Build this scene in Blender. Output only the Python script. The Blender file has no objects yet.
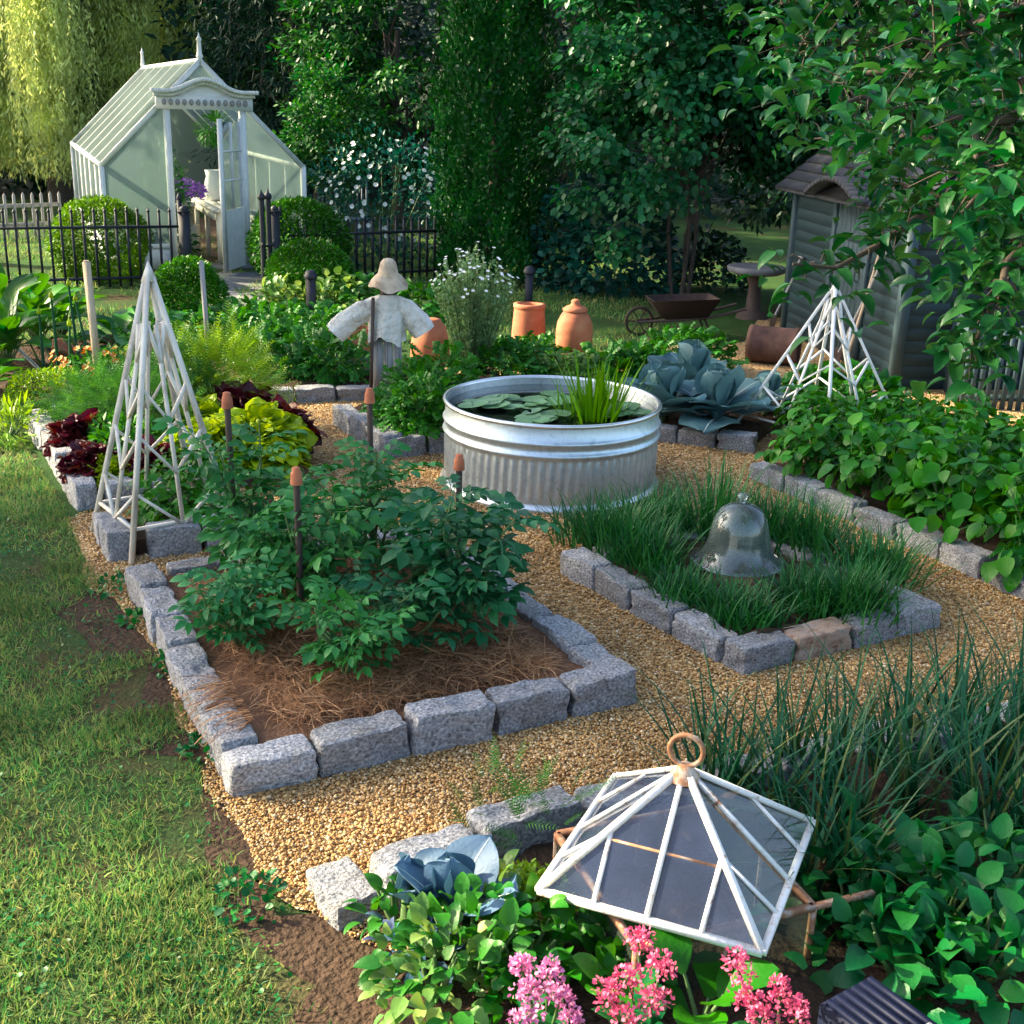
import bpy, math, random
import numpy as np
from mathutils import Vector, Matrix

random.seed(7)
rng = np.random.default_rng(11)
S = bpy.context.scene
COL = S.collection
PI = math.pi

# scene of one vegetable garden; units are metres
# ------------------------------------------------------------------ camera
F = 1211.0; PITCH = math.radians(18.68); ROLL = math.radians(1.77); HC = 2.6
cam_d = bpy.data.cameras.new('camera'); cam = bpy.data.objects.new('camera', cam_d)
COL.objects.link(cam); S.camera = cam
cam_d.sensor_width = 36; cam_d.lens = F / 1024 * 36; cam_d.clip_end = 500; cam_d.clip_start = .05
_r = Vector((1, 0, 0)); _f = Vector((0, math.cos(PITCH), -math.sin(PITCH))); _u = Vector((0, math.sin(PITCH), math.cos(PITCH)))
_c, _s = math.cos(ROLL), math.sin(ROLL)
_r2 = _r * _c + _u * _s; _u2 = _u * _c - _r * _s
cam.matrix_world = Matrix(((_r2.x, _u2.x, -_f.x, 0), (_r2.y, _u2.y, -_f.y, 0), (_r2.z, _u2.z, -_f.z, HC), (0, 0, 0, 1)))
cam_d.dof.use_dof = True; cam_d.dof.focus_distance = 6.5; cam_d.dof.aperture_fstop = 14.0

# ------------------------------------------------------------------ light
SUN = Vector((-.86, .22, .50)).normalized()
W = bpy.data.worlds.new('World'); S.world = W; W.use_nodes = True
nt = W.node_tree; sky = nt.nodes.new('ShaderNodeTexSky'); sky.sky_type = 'NISHITA'; sky.sun_disc = False
sky.sun_elevation = math.asin(SUN.z); sky.sun_rotation = math.atan2(SUN.x, SUN.y)
sky.dust_density = 3.0; sky.ozone_density = .5; sky.air_density = .9
bg = nt.nodes['Background']; nt.links.new(sky.outputs[0], bg.inputs[0]); bg.inputs[1].default_value = .14
sd = bpy.data.lights.new('sun', 'SUN'); sd.energy = 5.0; sd.angle = math.radians(1.0); sd.color = (1, .85, .58)
sun = bpy.data.objects.new('sun', sd); COL.objects.link(sun)
sun.rotation_euler = (-SUN).to_track_quat('-Z', 'Y').to_euler()
S.view_settings.view_transform = 'Standard'; S.view_settings.look = 'None'
S.view_settings.exposure = 1.95; S.view_settings.gamma = 1
S.cycles.max_bounces = 8; S.cycles.transparent_max_bounces = 16; S.cycles.use_denoising = True
S.cycles.caustics_reflective = False; S.cycles.caustics_refractive = False

# ------------------------------------------------------------------ helpers
def ray(px, py):
    a, b = px - 512, py - 512
    u = (_c * a + _s * b) / F; v = (-_s * a + _c * b) / F
    return Vector((u, math.cos(PITCH) - v * math.sin(PITCH), -math.sin(PITCH) - v * math.cos(PITCH)))
def at(px, py, z=0.0):
    "the point at height z seen at that place in the photograph"
    d = ray(px, py); t = (z - HC) / d.z
    return np.array((d.x * t, d.y * t, z))
def aty(px, py, y):
    d = ray(px, py); t = y / d.y
    return np.array((d.x * t, y, HC + d.z * t))

def nz(P, k, seed):
    r = np.random.default_rng(seed); out = 0
    P = np.asarray(P, float)
    for i in range(9):
        d = r.normal(size=P.shape[-1]); d /= np.linalg.norm(d)
        kk = k * r.uniform(.6, 1.8)
        out = out + np.sin(P @ (d * kk) + r.uniform(0, 6.28)) / 3
    return out
def nrm(v): return v / np.maximum(np.linalg.norm(v, axis=-1, keepdims=True), 1e-9)

class G:
    def __init__(s): s.V = []; s.Fs = {}; s.n = 0
    def add(s, v, *faces, m=0):
        v = np.asarray(v, float).reshape(-1, 3); s.V.append(v)
        for f in faces:
            f = np.asarray(f, int)
            if f.size: s.Fs.setdefault(f.shape[1], []).append((f + s.n, m))
        s.n += len(v); return s
    def box(s, c, d, rz=0, m=0, R=None):
        x, y, z = np.array(d) / 2
        v = np.array([(-x,-y,-z),(x,-y,-z),(x,y,-z),(-x,y,-z),(-x,-y,z),(x,-y,z),(x,y,z),(-x,y,z)])
        if R is not None: v = v @ R.T
        if rz:
            ca, sa = math.cos(rz), math.sin(rz); v = v @ np.array([(ca, -sa, 0), (sa, ca, 0), (0, 0, 1)]).T
        return s.add(v + np.array(c), [(0,3,2,1),(4,5,6,7),(0,1,5,4),(1,2,6,5),(2,3,7,6),(3,0,4,7)], m=m)
    def bar(s, a, b, w, h=None, m=0, up=(0, 0, 1)):
        "square bar between two points"
        a = np.array(a, float); b = np.array(b, float); h = h or w
        d = nrm(b - a); u = np.array(up, float)
        if abs(d @ u) > .95: u = np.array((1., .1, 0))
        x = nrm(np.cross(d, u)); y = np.cross(x, d)
        v = [p + x * i * w / 2 + y * j * h / 2 for p in (a, b) for i, j in ((-1,-1),(1,-1),(1,1),(-1,1))]
        return s.add(v, [(0,1,2,3),(7,6,5,4),(0,4,5,1),(1,5,6,2),(2,6,7,3),(3,7,4,0)], m=m)
    def tube(s, pts, rad, n=8, m=0, cap=True):
        pts = np.array(pts, float); k = len(pts)
        rad = np.full(k, rad) if np.isscalar(rad) else np.array(rad, float)
        t = nrm(np.gradient(pts, axis=0)); u = np.array((0, 0, 1.)) if abs(t[0][2]) < .9 else np.array((1., 0, 0))
        x = nrm(np.cross(t, u)); y = np.cross(x, t); a = np.linspace(0, 2 * PI, n, endpoint=False)
        v = pts[:, None] + rad[:, None, None] * (np.cos(a)[None, :, None] * x[:, None] + np.sin(a)[None, :, None] * y[:, None])
        f = [(i*n+j, i*n+(j+1) % n, (i+1)*n+(j+1) % n, (i+1)*n+j) for i in range(k-1) for j in range(n)]
        s.add(v, f, m=m)
        if cap:
            for i in (0, k-1):
                s.add(np.vstack([v[i], pts[i]]), [(j, (j+1) % n, n) for j in range(n)], m=m)
        return s
    def lathe(s, prof, c=(0, 0, 0), n=48, m=0, corr=None, R=None):
        prof = np.array(prof, float); k = len(prof); a = np.linspace(0, 2 * PI, n, endpoint=False)
        r = prof[:, 0][:, None] * np.ones(n)
        if corr is not None: r = r + corr(prof[:, 1][:, None], a[None, :])
        v = np.stack([r * np.cos(a), r * np.sin(a), prof[:, 1][:, None] * np.ones(n)], -1).reshape(-1, 3)
        if R is not None: v = v @ R.T
        f = [(i*n+j, i*n+(j+1) % n, (i+1)*n+(j+1) % n, (i+1)*n+j) for i in range(k-1) for j in range(n)]
        return s.add(v + np.array(c), f, m=m)
    def poly(s, pts, m=0):
        n = len(pts); return s.add(pts, [tuple(range(n))], m=m)
    def batch(s, tmpl, pos, D, N, size, m=0, wid=None):
        "copies of a leaf template: D = direction of the leaf, N = its upper side"
        tv, tf = tmpl; pos = np.asarray(pos, float); n = len(pos)
        if n == 0: return s
        D = nrm(np.asarray(D, float)); Y = nrm(np.cross(N, D)); Nn = np.cross(D, Y)
        sz = np.broadcast_to(np.asarray(size, float), (n,))[:, None, None]
        w = 1 if wid is None else np.broadcast_to(np.asarray(wid, float), (n,))[:, None, None]
        v = (tv[None, :, 0:1] * D[:, None] + tv[None, :, 1:2] * Y[:, None] * w + tv[None, :, 2:3] * Nn[:, None]) * sz + pos[:, None]
        off = (np.arange(n) * len(tv))[:, None, None]
        s.V.append(v.reshape(-1, 3))
        for f in tf:
            f = np.asarray(f, int); ff = (f[None] + off).reshape(-1, f.shape[1]) + s.n
            s.Fs.setdefault(f.shape[1], []).append((ff, m))
        s.n += n * len(tv); return s
    def build(s, name, mats, parent=None, smooth=False, loc=None):
        me = bpy.data.meshes.new(name); V = np.concatenate(s.V).astype(np.float32)
        me.vertices.add(len(V)); me.vertices.foreach_set('co', V.ravel())
        loops, tot, mi = [], [], []
        for k, L in s.Fs.items():
            for f, m in L: loops.append(f.ravel()); tot.append(np.full(len(f), k)); mi.append(np.full(len(f), m))
        loops = np.concatenate(loops); tot = np.concatenate(tot); mi = np.concatenate(mi)
        me.loops.add(len(loops)); me.loops.foreach_set('vertex_index', loops.astype(np.int32))
        me.polygons.add(len(tot)); me.polygons.foreach_set('loop_start', (np.cumsum(tot) - tot).astype(np.int32))
        me.polygons.foreach_set('loop_total', tot.astype(np.int32)); me.polygons.foreach_set('material_index', mi.astype(np.int32))
        if smooth: me.polygons.foreach_set('use_smooth', np.ones(len(tot), bool))
        me.update(calc_edges=True)
        for q in (mats if isinstance(mats, (list, tuple)) else [mats]): me.materials.append(q)
        o = bpy.data.objects.new(name, me); COL.objects.link(o)
        if parent: o.parent = parent
        if loc is not None: o.location = loc
        return o

def tag(o, label=None, cat=None, group=None, kind=None):
    if label: o['label'] = label
    if cat: o['category'] = cat
    if group: o['group'] = group
    if kind: o['kind'] = kind
    return o
def thing(name, label, cat, loc=(0, 0, 0), rz=0, group=None):
    o = bpy.data.objects.new(name, None); COL.objects.link(o); o.empty_display_size = .1
    o.location = tuple(float(q) for q in loc); o.rotation_euler = (0, 0, rz)
    return tag(o, label, cat, group)
def blooms(parent, name, m, P, D, size, petals=6):
    "every bloom a part of its own, sharing one mesh"
    g = G(); a = np.arange(petals) * 2 * PI / petals; g.batch(ROUND, np.zeros((petals, 3)), np.c_[np.cos(a), np.sin(a), np.full(petals, .45)], np.tile((0, 0, 1.), (petals, 1)), size * .6)
    first = g.build(name, m, parent); me = first.data
    for i, (p, d) in enumerate(zip(P, D)):
        o = first if i == 0 else first.copy()
        if i: COL.objects.link(o)
        o.location = tuple(float(q) for q in p); o.rotation_euler = Vector(tuple(float(q) for q in d)).to_track_quat('Z', 'Y').to_euler()
def kids(o): return [c for c in COL.objects if c.parent == o]
def copy_tree(o, loc, rz=0, label=None, group=None, sc=None):
    c = o.copy(); COL.objects.link(c); c.location = tuple(float(q) for q in loc); c.rotation_euler = (0, 0, rz)
    if sc: c.scale = (sc, sc, sc)
    if label: c['label'] = label
    if group: c['group'] = group
    for ch in kids(o):
        d = ch.copy(); COL.objects.link(d); d.parent = c
        for gch in kids(ch):
            e = gch.copy(); COL.objects.link(e); e.parent = d
    return c

# ------------------------------------------------------------------ materials
def newmat(name):
    m = bpy.data.materials.new(name); m.use_nodes = True
    n = m.node_tree; n.nodes.clear(); out = n.nodes.new('ShaderNodeOutputMaterial')
    return m, n, out
def N(n, t, **k):
    x = n.nodes.new(t)
    for a, b in k.items(): setattr(x, a, b)
    return x
def ramp(n, fac, cols):
    r = N(n, 'ShaderNodeValToRGB'); e = r.color_ramp.elements
    while len(e) < len(cols): e.new(.5)
    for i, (p, c) in enumerate(cols): e[i].position = p; e[i].color = (*c, 1)
    n.links.new(fac, r.inputs[0]); return r.outputs[0]
def mat(name, cols, rough=.7, scale=8, metal=0, bump=.2, bscale=None, detail=6, spec=.5, bdist=.01, stretch=None, coat=0, vary=0):
    "surface with noise-mixed colours (a list) and a noise bump"
    m, n, out = newmat(name); p = N(n, 'ShaderNodeBsdfPrincipled'); n.links.new(p.outputs[0], out.inputs[0])
    tc = N(n, 'ShaderNodeTexCoord'); oi = N(n, 'ShaderNodeObjectInfo'); vm = N(n, 'ShaderNodeVectorMath', operation='MULTIPLY_ADD')
    mp = N(n, 'ShaderNodeMapping'); mp.inputs['Scale'].default_value = stretch or (1, 1, 1)
    n.links.new(tc.outputs['Object'], mp.inputs[0]); cx = N(n, 'ShaderNodeCombineXYZ')
    ml = N(n, 'ShaderNodeMath', operation='MULTIPLY'); ml.inputs[1].default_value = 37
    n.links.new(oi.outputs['Random'], ml.inputs[0])
    for i in range(3): n.links.new(ml.outputs[0], cx.inputs[i])
    vm.inputs[1].default_value = (1, 1, 1); n.links.new(mp.outputs[0], vm.inputs[0]); n.links.new(cx.outputs[0], vm.inputs[2])
    t = N(n, 'ShaderNodeTexNoise'); t.inputs['Scale'].default_value = scale; t.inputs['Detail'].default_value = detail
    t.inputs['Roughness'].default_value = .65; n.links.new(vm.outputs[0], t.inputs[0])
    k = len(cols)
    if k == 1: p.inputs['Base Color'].default_value = (*cols[0], 1)
    else:
        cc = ramp(n, t.outputs[0], [(.3 + .4 * i / (k - 1), c) for i, c in enumerate(cols)])
        if vary:      # every block its own tone, with large faint earth stains
            hv = N(n, 'ShaderNodeHueSaturation'); mv = N(n, 'ShaderNodeMapRange'); mv.inputs[3].default_value = 1 - vary; mv.inputs[4].default_value = 1 + vary * .6
            n.links.new(oi.outputs['Random'], mv.inputs[0]); n.links.new(mv.outputs[0], hv.inputs['Value']); n.links.new(cc, hv.inputs['Color'])
            ts = N(n, 'ShaderNodeTexNoise'); ts.inputs['Scale'].default_value = 7; ts.inputs['Detail'].default_value = 5; n.links.new(vm.outputs[0], ts.inputs[0])
            fs = N(n, 'ShaderNodeMapRange'); fs.inputs[1].default_value = .52; fs.inputs[2].default_value = .72; fs.inputs[4].default_value = .55; n.links.new(ts.outputs[0], fs.inputs[0])
            mxx = N(n, 'ShaderNodeMixRGB', blend_type='MULTIPLY'); mxx.inputs[2].default_value = (.62, .52, .36, 1); n.links.new(fs.outputs[0], mxx.inputs[0]); n.links.new(hv.outputs[0], mxx.inputs[1]); cc = mxx.outputs[0]
        n.links.new(cc, p.inputs['Base Color'])
    p.inputs['Roughness'].default_value = rough; p.inputs['Metallic'].default_value = metal
    p.inputs['Specular IOR Level'].default_value = spec; p.inputs['Coat Weight'].default_value = coat
    if bump:
        t2 = N(n, 'ShaderNodeTexNoise'); t2.inputs['Scale'].default_value = bscale or scale * 3; t2.inputs['Detail'].default_value = 5
        n.links.new(vm.outputs[0], t2.inputs[0]); b = N(n, 'ShaderNodeBump'); b.inputs['Strength'].default_value = bump
        b.inputs['Distance'].default_value = bdist; n.links.new(t2.outputs[0], b.inputs['Height']); n.links.new(b.outputs[0], p.inputs['Normal'])
    return m
def leafmat(name, cols, trans=.3, rough=.45, spec=.28, sat=1.27):
    "leaves: every leaf its own shade, light passes through them"
    m, n, out = newmat(name); p = N(n, 'ShaderNodeBsdfPrincipled'); g = N(n, 'ShaderNodeNewGeometry')
    k = len(cols); c = ramp(n, g.outputs['Random Per Island'], [(i / max(k - 1, 1), q) for i, q in enumerate(cols)])
    tc = N(n, 'ShaderNodeTexCoord'); t = N(n, 'ShaderNodeTexNoise'); t.inputs['Scale'].default_value = 1.7; t.inputs['Detail'].default_value = 3
    n.links.new(tc.outputs['Object'], t.inputs[0])
    hs = N(n, 'ShaderNodeHueSaturation'); mr = N(n, 'ShaderNodeMapRange'); mr.inputs[1].default_value = .3; mr.inputs[2].default_value = .7
    mr.inputs[3].default_value = .6; mr.inputs[4].default_value = 1.4
    n.links.new(t.outputs[0], mr.inputs[0]); n.links.new(mr.outputs[0], hs.inputs['Value']); n.links.new(c, hs.inputs['Color']); hs.inputs['Saturation'].default_value = sat
    c = hs.outputs[0]; n.links.new(c, p.inputs['Base Color'])
    p.inputs['Roughness'].default_value = rough; p.inputs['Specular IOR Level'].default_value = spec
    tr = N(n, 'ShaderNodeBsdfTranslucent'); h2 = N(n, 'ShaderNodeHueSaturation'); h2.inputs['Hue'].default_value = .48
    h2.inputs['Saturation'].default_value = 1.1; h2.inputs['Value'].default_value = 1.6; n.links.new(c, h2.inputs['Color']); n.links.new(h2.outputs[0], tr.inputs[0])
    mx = N(n, 'ShaderNodeMixShader'); mx.inputs[0].default_value = trans * .8
    vb = N(n, 'ShaderNodeTexNoise'); vb.inputs['Scale'].default_value = 70; n.links.new(tc.outputs['Object'], vb.inputs[0]); bb = N(n, 'ShaderNodeBump'); bb.inputs['Strength'].default_value = .35; bb.inputs['Distance'].default_value = .006; n.links.new(vb.outputs[0], bb.inputs['Height']); n.links.new(bb.outputs[0], p.inputs['Normal'])
    n.links.new(p.outputs[0], mx.inputs[1]); n.links.new(tr.outputs[0], mx.inputs[2]); n.links.new(mx.outputs[0], out.inputs[0])
    return m

M = {}
M['granite'] = mat('granite', [(.05,.055,.065), (.20,.205,.215), (.33,.335,.345), (.52,.52,.52)], .9, 75, bump=.9, bscale=60, bdist=.012, detail=4, spec=.3, vary=.28)
M['granite_brown'] = mat('granite_brown', [(.14,.08,.05), (.34,.24,.17), (.24,.22,.21)], .85, 18, bump=.55, bscale=40, bdist=.012)
M['soil'] = mat('soil', [(.028,.017,.011), (.075,.046,.029), (.05,.032,.02), (.11,.07,.045)], .95, 14, bump=1, bscale=40, bdist=.03, spec=.15)
M['mulch'] = mat('mulch', [(.09,.04,.018), (.22,.10,.042)], .9, 30, bump=.8, bscale=60, bdist=.02)
M['straw'] = leafmat('straw', [(.12,.05,.02), (.36,.17,.065), (.52,.30,.14), (.26,.115,.045), (.14,.065,.028)], .05, .75, .15, .95)
M['white_paint'] = mat('white_paint', [(.66,.66,.62), (.80,.80,.77)], .6, 9, bump=.1)
M['weathered_white'] = mat('weathered_white', [(.34,.30,.23), (.64,.60,.51), (.78,.75,.67)], .75, 9, bump=.4, bscale=40, stretch=(1, 1, .3), bdist=.004)
M['black_iron'] = mat('black_iron', [(.006,.008,.014), (.014,.016,.026)], .6, 10, bump=.1)
M['wood_dark'] = mat('wood_dark', [(.035,.022,.018), (.09,.06,.048)], .8, 9, bump=.5, stretch=(6, 6, .6))
M['wood_pale'] = mat('wood_pale', [(.36,.27,.17), (.58,.46,.31)], .75, 7, bump=.4, stretch=(6, 6, .6))
M['wood_grey'] = mat('wood_grey', [(.10,.095,.09), (.34,.33,.32), (.18,.17,.165)], .8, 5, bump=.7, stretch=(9, 9, .35), bdist=.006)
M['terracotta'] = mat('terracotta', [(.26,.075,.032), (.42,.13,.055), (.48,.19,.09)], .8, 5, bump=.2)
M['terracotta_dark'] = mat('terracotta_dark', [(.05,.022,.015), (.10,.045,.030), (.15,.08,.055)], .85, 6, bump=.3)
M['rust'] = mat('rust', [(.018,.009,.007), (.04,.018,.012)], .85, 12, bump=.4)
M['rusty_white'] = mat('rusty_white', [(.24,.11,.05), (.68,.63,.55), (.80,.79,.74), (.74,.72,.67), (.80,.79,.75)], .7, 22, bump=.5, bscale=60, bdist=.003)
M['rust_bar'] = mat('rust_bar', [(.60,.55,.45), (.36,.17,.08), (.20,.07,.03)], .8, 20, bump=.5, bscale=60, bdist=.003)
M['cloth'] = mat('cloth', [(.40,.36,.29), (.60,.57,.50), (.68,.66,.60), (.70,.69,.64)], .95, 9, bump=.9, bscale=22, bdist=.03, spec=.1)
M['hat'] = mat('hat', [(.26,.18,.12), (.48,.38,.27), (.58,.48,.36)], .95, 9, bump=.4, bscale=30)
M['zinc'] = mat('zinc', [(.38,.45,.49), (.58,.66,.70), (.47,.55,.59)], .42, 14, metal=.88, bump=.12, bscale=30, bdist=.004)
M['zinc_bright'] = mat('zinc_bright', [(.66,.67,.66), (.80,.80,.78)], .28, 14, metal=.9, bump=.05)
M['shed_paint'] = mat('shed_paint', [(.006,.027,.038), (.012,.045,.060)], .75, 5, bump=.25, stretch=(1, 1, 4))
M['shed_trim'] = mat('shed_trim', [(.016,.044,.056), (.026,.060,.076)], .7, 6, bump=.2)
M['shingle'] = mat('shingle', [(.016,.020,.026), (.040,.046,.056)], .85, 9, bump=.5)
M['bark'] = mat('bark', [(.05,.038,.03), (.13,.10,.08)], .9, 14, bump=.9, stretch=(3, 3, .6), bdist=.03)
M['twig'] = mat('twig', [(.06,.045,.03), (.11,.08,.055)], .85, 14, bump=.3)
M['stem'] = mat('stem', [(.05,.10,.03), (.09,.17,.05)], .6, 14, bump=0)
M['stone_path'] = mat('stone_path', [(.12,.12,.13), (.22,.22,.23)], .85, 9, bump=.5)
M['navy_plastic'] = mat('navy_plastic', [(.002,.004,.015), (.005,.008,.028)], .55, 10, bump=.1, spec=.15)
M['grey_blue'] = mat('grey_blue', [(.13,.16,.22), (.22,.25,.32)], .75, 5, bump=.3)
M['white_flower'] = leafmat('white_flower', [(.75,.76,.72), (.85,.85,.82)], .2, .6)
M['pink_flower'] = leafmat('pink_flower', [(.50,.045,.12), (.74,.14,.25), (.64,.085,.18)], .25, .6, sat=.95)
M['rose_flower'] = leafmat('rose_flower', [(.50,.11,.30), (.74,.27,.47), (.62,.18,.38)], .25, .6, sat=.92)
M['purple_flower'] = leafmat('purple_flower', [(.17,.08,.30), (.36,.22,.52)], .2, .6)
M['yellow_flower'] = leafmat('yellow_flower', [(.55,.42,.10), (.60,.22,.10), (.6,.5,.3)], .2, .6)
# foliage
M['tomato'] = leafmat('tomato_leaf', [(.035,.125,.048), (.075,.21,.075), (.05,.16,.06)], .25)
M['tomato_dark'] = leafmat('tomato_dark_leaf', [(.022,.085,.042), (.045,.135,.062)], .22)
M['tomato_light'] = leafmat('tomato_light_leaf', [(.05,.16,.07), (.08,.22,.09)], .25)
M['bean'] = leafmat('bean_leaf', [(.018,.085,.022), (.05,.17,.035), (.035,.13,.03), (.075,.21,.04)], .28, .42)
M['chive'] = leafmat('chive_leaf', [(.022,.085,.035), (.055,.155,.055), (.035,.115,.045)], .2)
M['leek'] = leafmat('leek_leaf', [(.010,.048,.026), (.030,.100,.050), (.018,.07,.036), (.10,.13,.05)], .15)
M['cabbage'] = leafmat('cabbage_leaf', [(.09,.17,.21), (.20,.29,.38), (.06,.15,.13), (.14,.23,.30)], .12, .5, .35, 1.1)
M['rib'] = mat('leaf_rib', [(.40,.50,.46)], .6, bump=0)
M['cabbage_purple'] = leafmat('purple_cabbage_leaf', [(.07,.11,.18), (.11,.18,.24), (.075,.06,.16)], .12, .55, .35)
M['parsley'] = leafmat('parsley_leaf', [(.03,.11,.025), (.06,.19,.04)], .3)
M['lime'] = leafmat('lime_leaf', [(.05,.15,.04), (.11,.23,.05), (.24,.34,.09), (.07,.18,.045)], .35, sat=1.05)
M['lettuce'] = leafmat('lettuce_leaf', [(.22,.33,.06), (.40,.50,.12)], .4)
M['red_lettuce'] = leafmat('red_lettuce_leaf', [(.035,.010,.014), (.08,.022,.026), (.13,.05,.035)], .2)
M['thyme'] = leafmat('thyme_leaf', [(.12,.24,.03), (.22,.37,.05)], .3)
M['fern'] = leafmat('feathery_leaf', [(.05,.14,.05), (.10,.22,.07)], .35)
M['fern_light'] = leafmat('feathery_light_leaf', [(.16,.27,.07), (.24,.36,.10)], .4)
M['potato'] = leafmat('potato_leaf', [(.03,.11,.03), (.06,.17,.045)], .28)
M['bigleaf'] = leafmat('broad_leaf', [(.05,.15,.04), (.08,.20,.05), (.03,.11,.045)], .3, .35)
M['mint'] = leafmat('mint_leaf', [(.010,.060,.024), (.03,.13,.045), (.018,.09,.038), (.045,.15,.045), (.02,.10,.038)], .25)
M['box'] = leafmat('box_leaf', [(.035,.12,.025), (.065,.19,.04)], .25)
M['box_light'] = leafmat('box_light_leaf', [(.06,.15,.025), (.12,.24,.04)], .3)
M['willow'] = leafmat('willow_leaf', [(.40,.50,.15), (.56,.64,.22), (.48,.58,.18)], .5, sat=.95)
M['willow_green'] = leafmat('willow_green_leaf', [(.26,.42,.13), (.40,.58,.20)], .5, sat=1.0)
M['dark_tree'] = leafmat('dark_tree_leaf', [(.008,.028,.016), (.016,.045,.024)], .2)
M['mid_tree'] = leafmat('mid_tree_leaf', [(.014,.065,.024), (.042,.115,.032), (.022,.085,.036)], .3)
M['arbor'] = leafmat('arborvitae_leaf', [(.014,.065,.022), (.030,.105,.030)], .2)
M['glossy_tree'] = leafmat('glossy_tree_leaf', [(.022,.085,.040), (.050,.145,.062), (.035,.11,.058)], .28, .35)
M['blue_shrub'] = leafmat('blue_shrub_leaf', [(.012,.055,.042), (.026,.09,.066)], .2)
M['apple'] = leafmat('apple_leaf', [(.013,.058,.026), (.032,.105,.038), (.06,.15,.055)], .28, .38)
M['lily'] = leafmat('lily_pad', [(.08,.17,.10), (.15,.26,.16), (.20,.30,.09)], .1, .3)
M['iris'] = leafmat('iris_leaf', [(.07,.20,.03), (.14,.30,.05)], .35)
M['grass'] = leafmat('grass_blade', [(.028,.14,.045), (.07,.22,.055), (.17,.29,.07), (.28,.27,.10), (.035,.15,.05)], .4, .65, .15, 1.0)
M['tall'] = leafmat('tall_plant_leaf', [(.12,.25,.09), (.22,.36,.15)], .35, sat=1.0)

def glass(name, tint, rough=.05, tr=.55, diff=(.3,.32,.36), dk=.2, gl=None):
    m, n, out = newmat(name); t = N(n, 'ShaderNodeBsdfTransparent'); t.inputs[0].default_value = (*tint, 1)
    g = N(n, 'ShaderNodeBsdfGlossy'); g.inputs['Roughness'].default_value = rough; g.inputs[0].default_value = (.9,.92,.95,1)
    d = N(n, 'ShaderNodeBsdfDiffuse'); d.inputs[0].default_value = (*diff, 1)
    fr = N(n, 'ShaderNodeFresnel'); fr.inputs[0].default_value = 1.5
    ad = N(n, 'ShaderNodeMath', operation='ADD', use_clamp=True); ad.inputs[1].default_value = 1 - tr if gl is None else gl; n.links.new(fr.outputs[0], ad.inputs[0])
    nt_ = N(n, 'ShaderNodeTexNoise'); nt_.inputs['Scale'].default_value = 6; tc = N(n, 'ShaderNodeTexCoord'); n.links.new(tc.outputs['Object'], nt_.inputs[0])
    bp = N(n, 'ShaderNodeBump'); bp.inputs['Strength'].default_value = .12; bp.inputs['Distance'].default_value = .02; n.links.new(nt_.outputs[0], bp.inputs['Height']); n.links.new(bp.outputs[0], g.inputs['Normal'])
    m1 = N(n, 'ShaderNodeMixShader'); m2 = N(n, 'ShaderNodeMixShader')
    n.links.new(ad.outputs[0], m1.inputs[0]); n.links.new(t.outputs[0], m1.inputs[1]); n.links.new(g.outputs[0], m1.inputs[2])
    mm = N(n, 'ShaderNodeMath', operation='MULTIPLY'); mm.inputs[1].default_value = dk * 2; n.links.new(nt_.outputs[0], mm.inputs[0])
    n.links.new(mm.outputs[0], m2.inputs[0]); n.links.new(m1.outputs[0], m2.inputs[1]); n.links.new(d.outputs[0], m2.inputs[2]); n.links.new(m2.outputs[0], out.inputs[0])
    return m
M['pane'] = glass('old_glass_sky', (.72,.80,.84), .06, .97, (.08,.11,.20), .20)  # blue sky reflection on the front panes put into the colour
M['pane_dark'] = glass('old_glass_less_sky', (.62,.72,.68), .1, .97, (.12,.15,.12), .18)  # same glass, its colour darker and greener where less sky is reflected
M['bell_glass'] = glass('bell_glass', (.84,.92,.89), .10, .985, (.32,.40,.37), .13)
def polycarb():
    m, n, out = newmat('polycarbonate'); p = N(n, 'ShaderNodeBsdfPrincipled'); p.inputs['Base Color'].default_value = (.23,.30,.31,1); p.inputs['Roughness'].default_value = .25
    tr = N(n, 'ShaderNodeBsdfTranslucent'); tr.inputs[0].default_value = (.35,.48,.48,1); tp = N(n, 'ShaderNodeBsdfTransparent'); tp.inputs[0].default_value = (.8,.86,.8,1)
    a = N(n, 'ShaderNodeMixShader'); a.inputs[0].default_value = .5; b = N(n, 'ShaderNodeMixShader'); b.inputs[0].default_value = .42
    n.links.new(p.outputs[0], a.inputs[1]); n.links.new(tr.outputs[0], a.inputs[2]); n.links.new(a.outputs[0], b.inputs[1]); n.links.new(tp.outputs[0], b.inputs[2]); n.links.new(b.outputs[0], out.inputs[0])
    tc = N(n, 'ShaderNodeTexCoord'); w = N(n, 'ShaderNodeTexWave'); w.inputs['Scale'].default_value = 9; w.bands_direction = 'X'; n.links.new(tc.outputs['Object'], w.inputs[0])
    bp = N(n, 'ShaderNodeBump'); bp.inputs['Strength'].default_value = .3; bp.inputs['Distance'].default_value = .01; n.links.new(w.outputs[0], bp.inputs['Height']); n.links.new(bp.outputs[0], p.inputs['Normal'])
    return m
M['poly'] = polycarb()
def watermat():
    m, n, out = newmat('water'); p = N(n, 'ShaderNodeBsdfPrincipled'); n.links.new(p.outputs[0], out.inputs[0])
    p.inputs['Base Color'].default_value = (.010,.014,.010,1); p.inputs['Roughness'].default_value = .06; p.inputs['Specular IOR Level'].default_value = .6
    return m
M['water'] = watermat()
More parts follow.
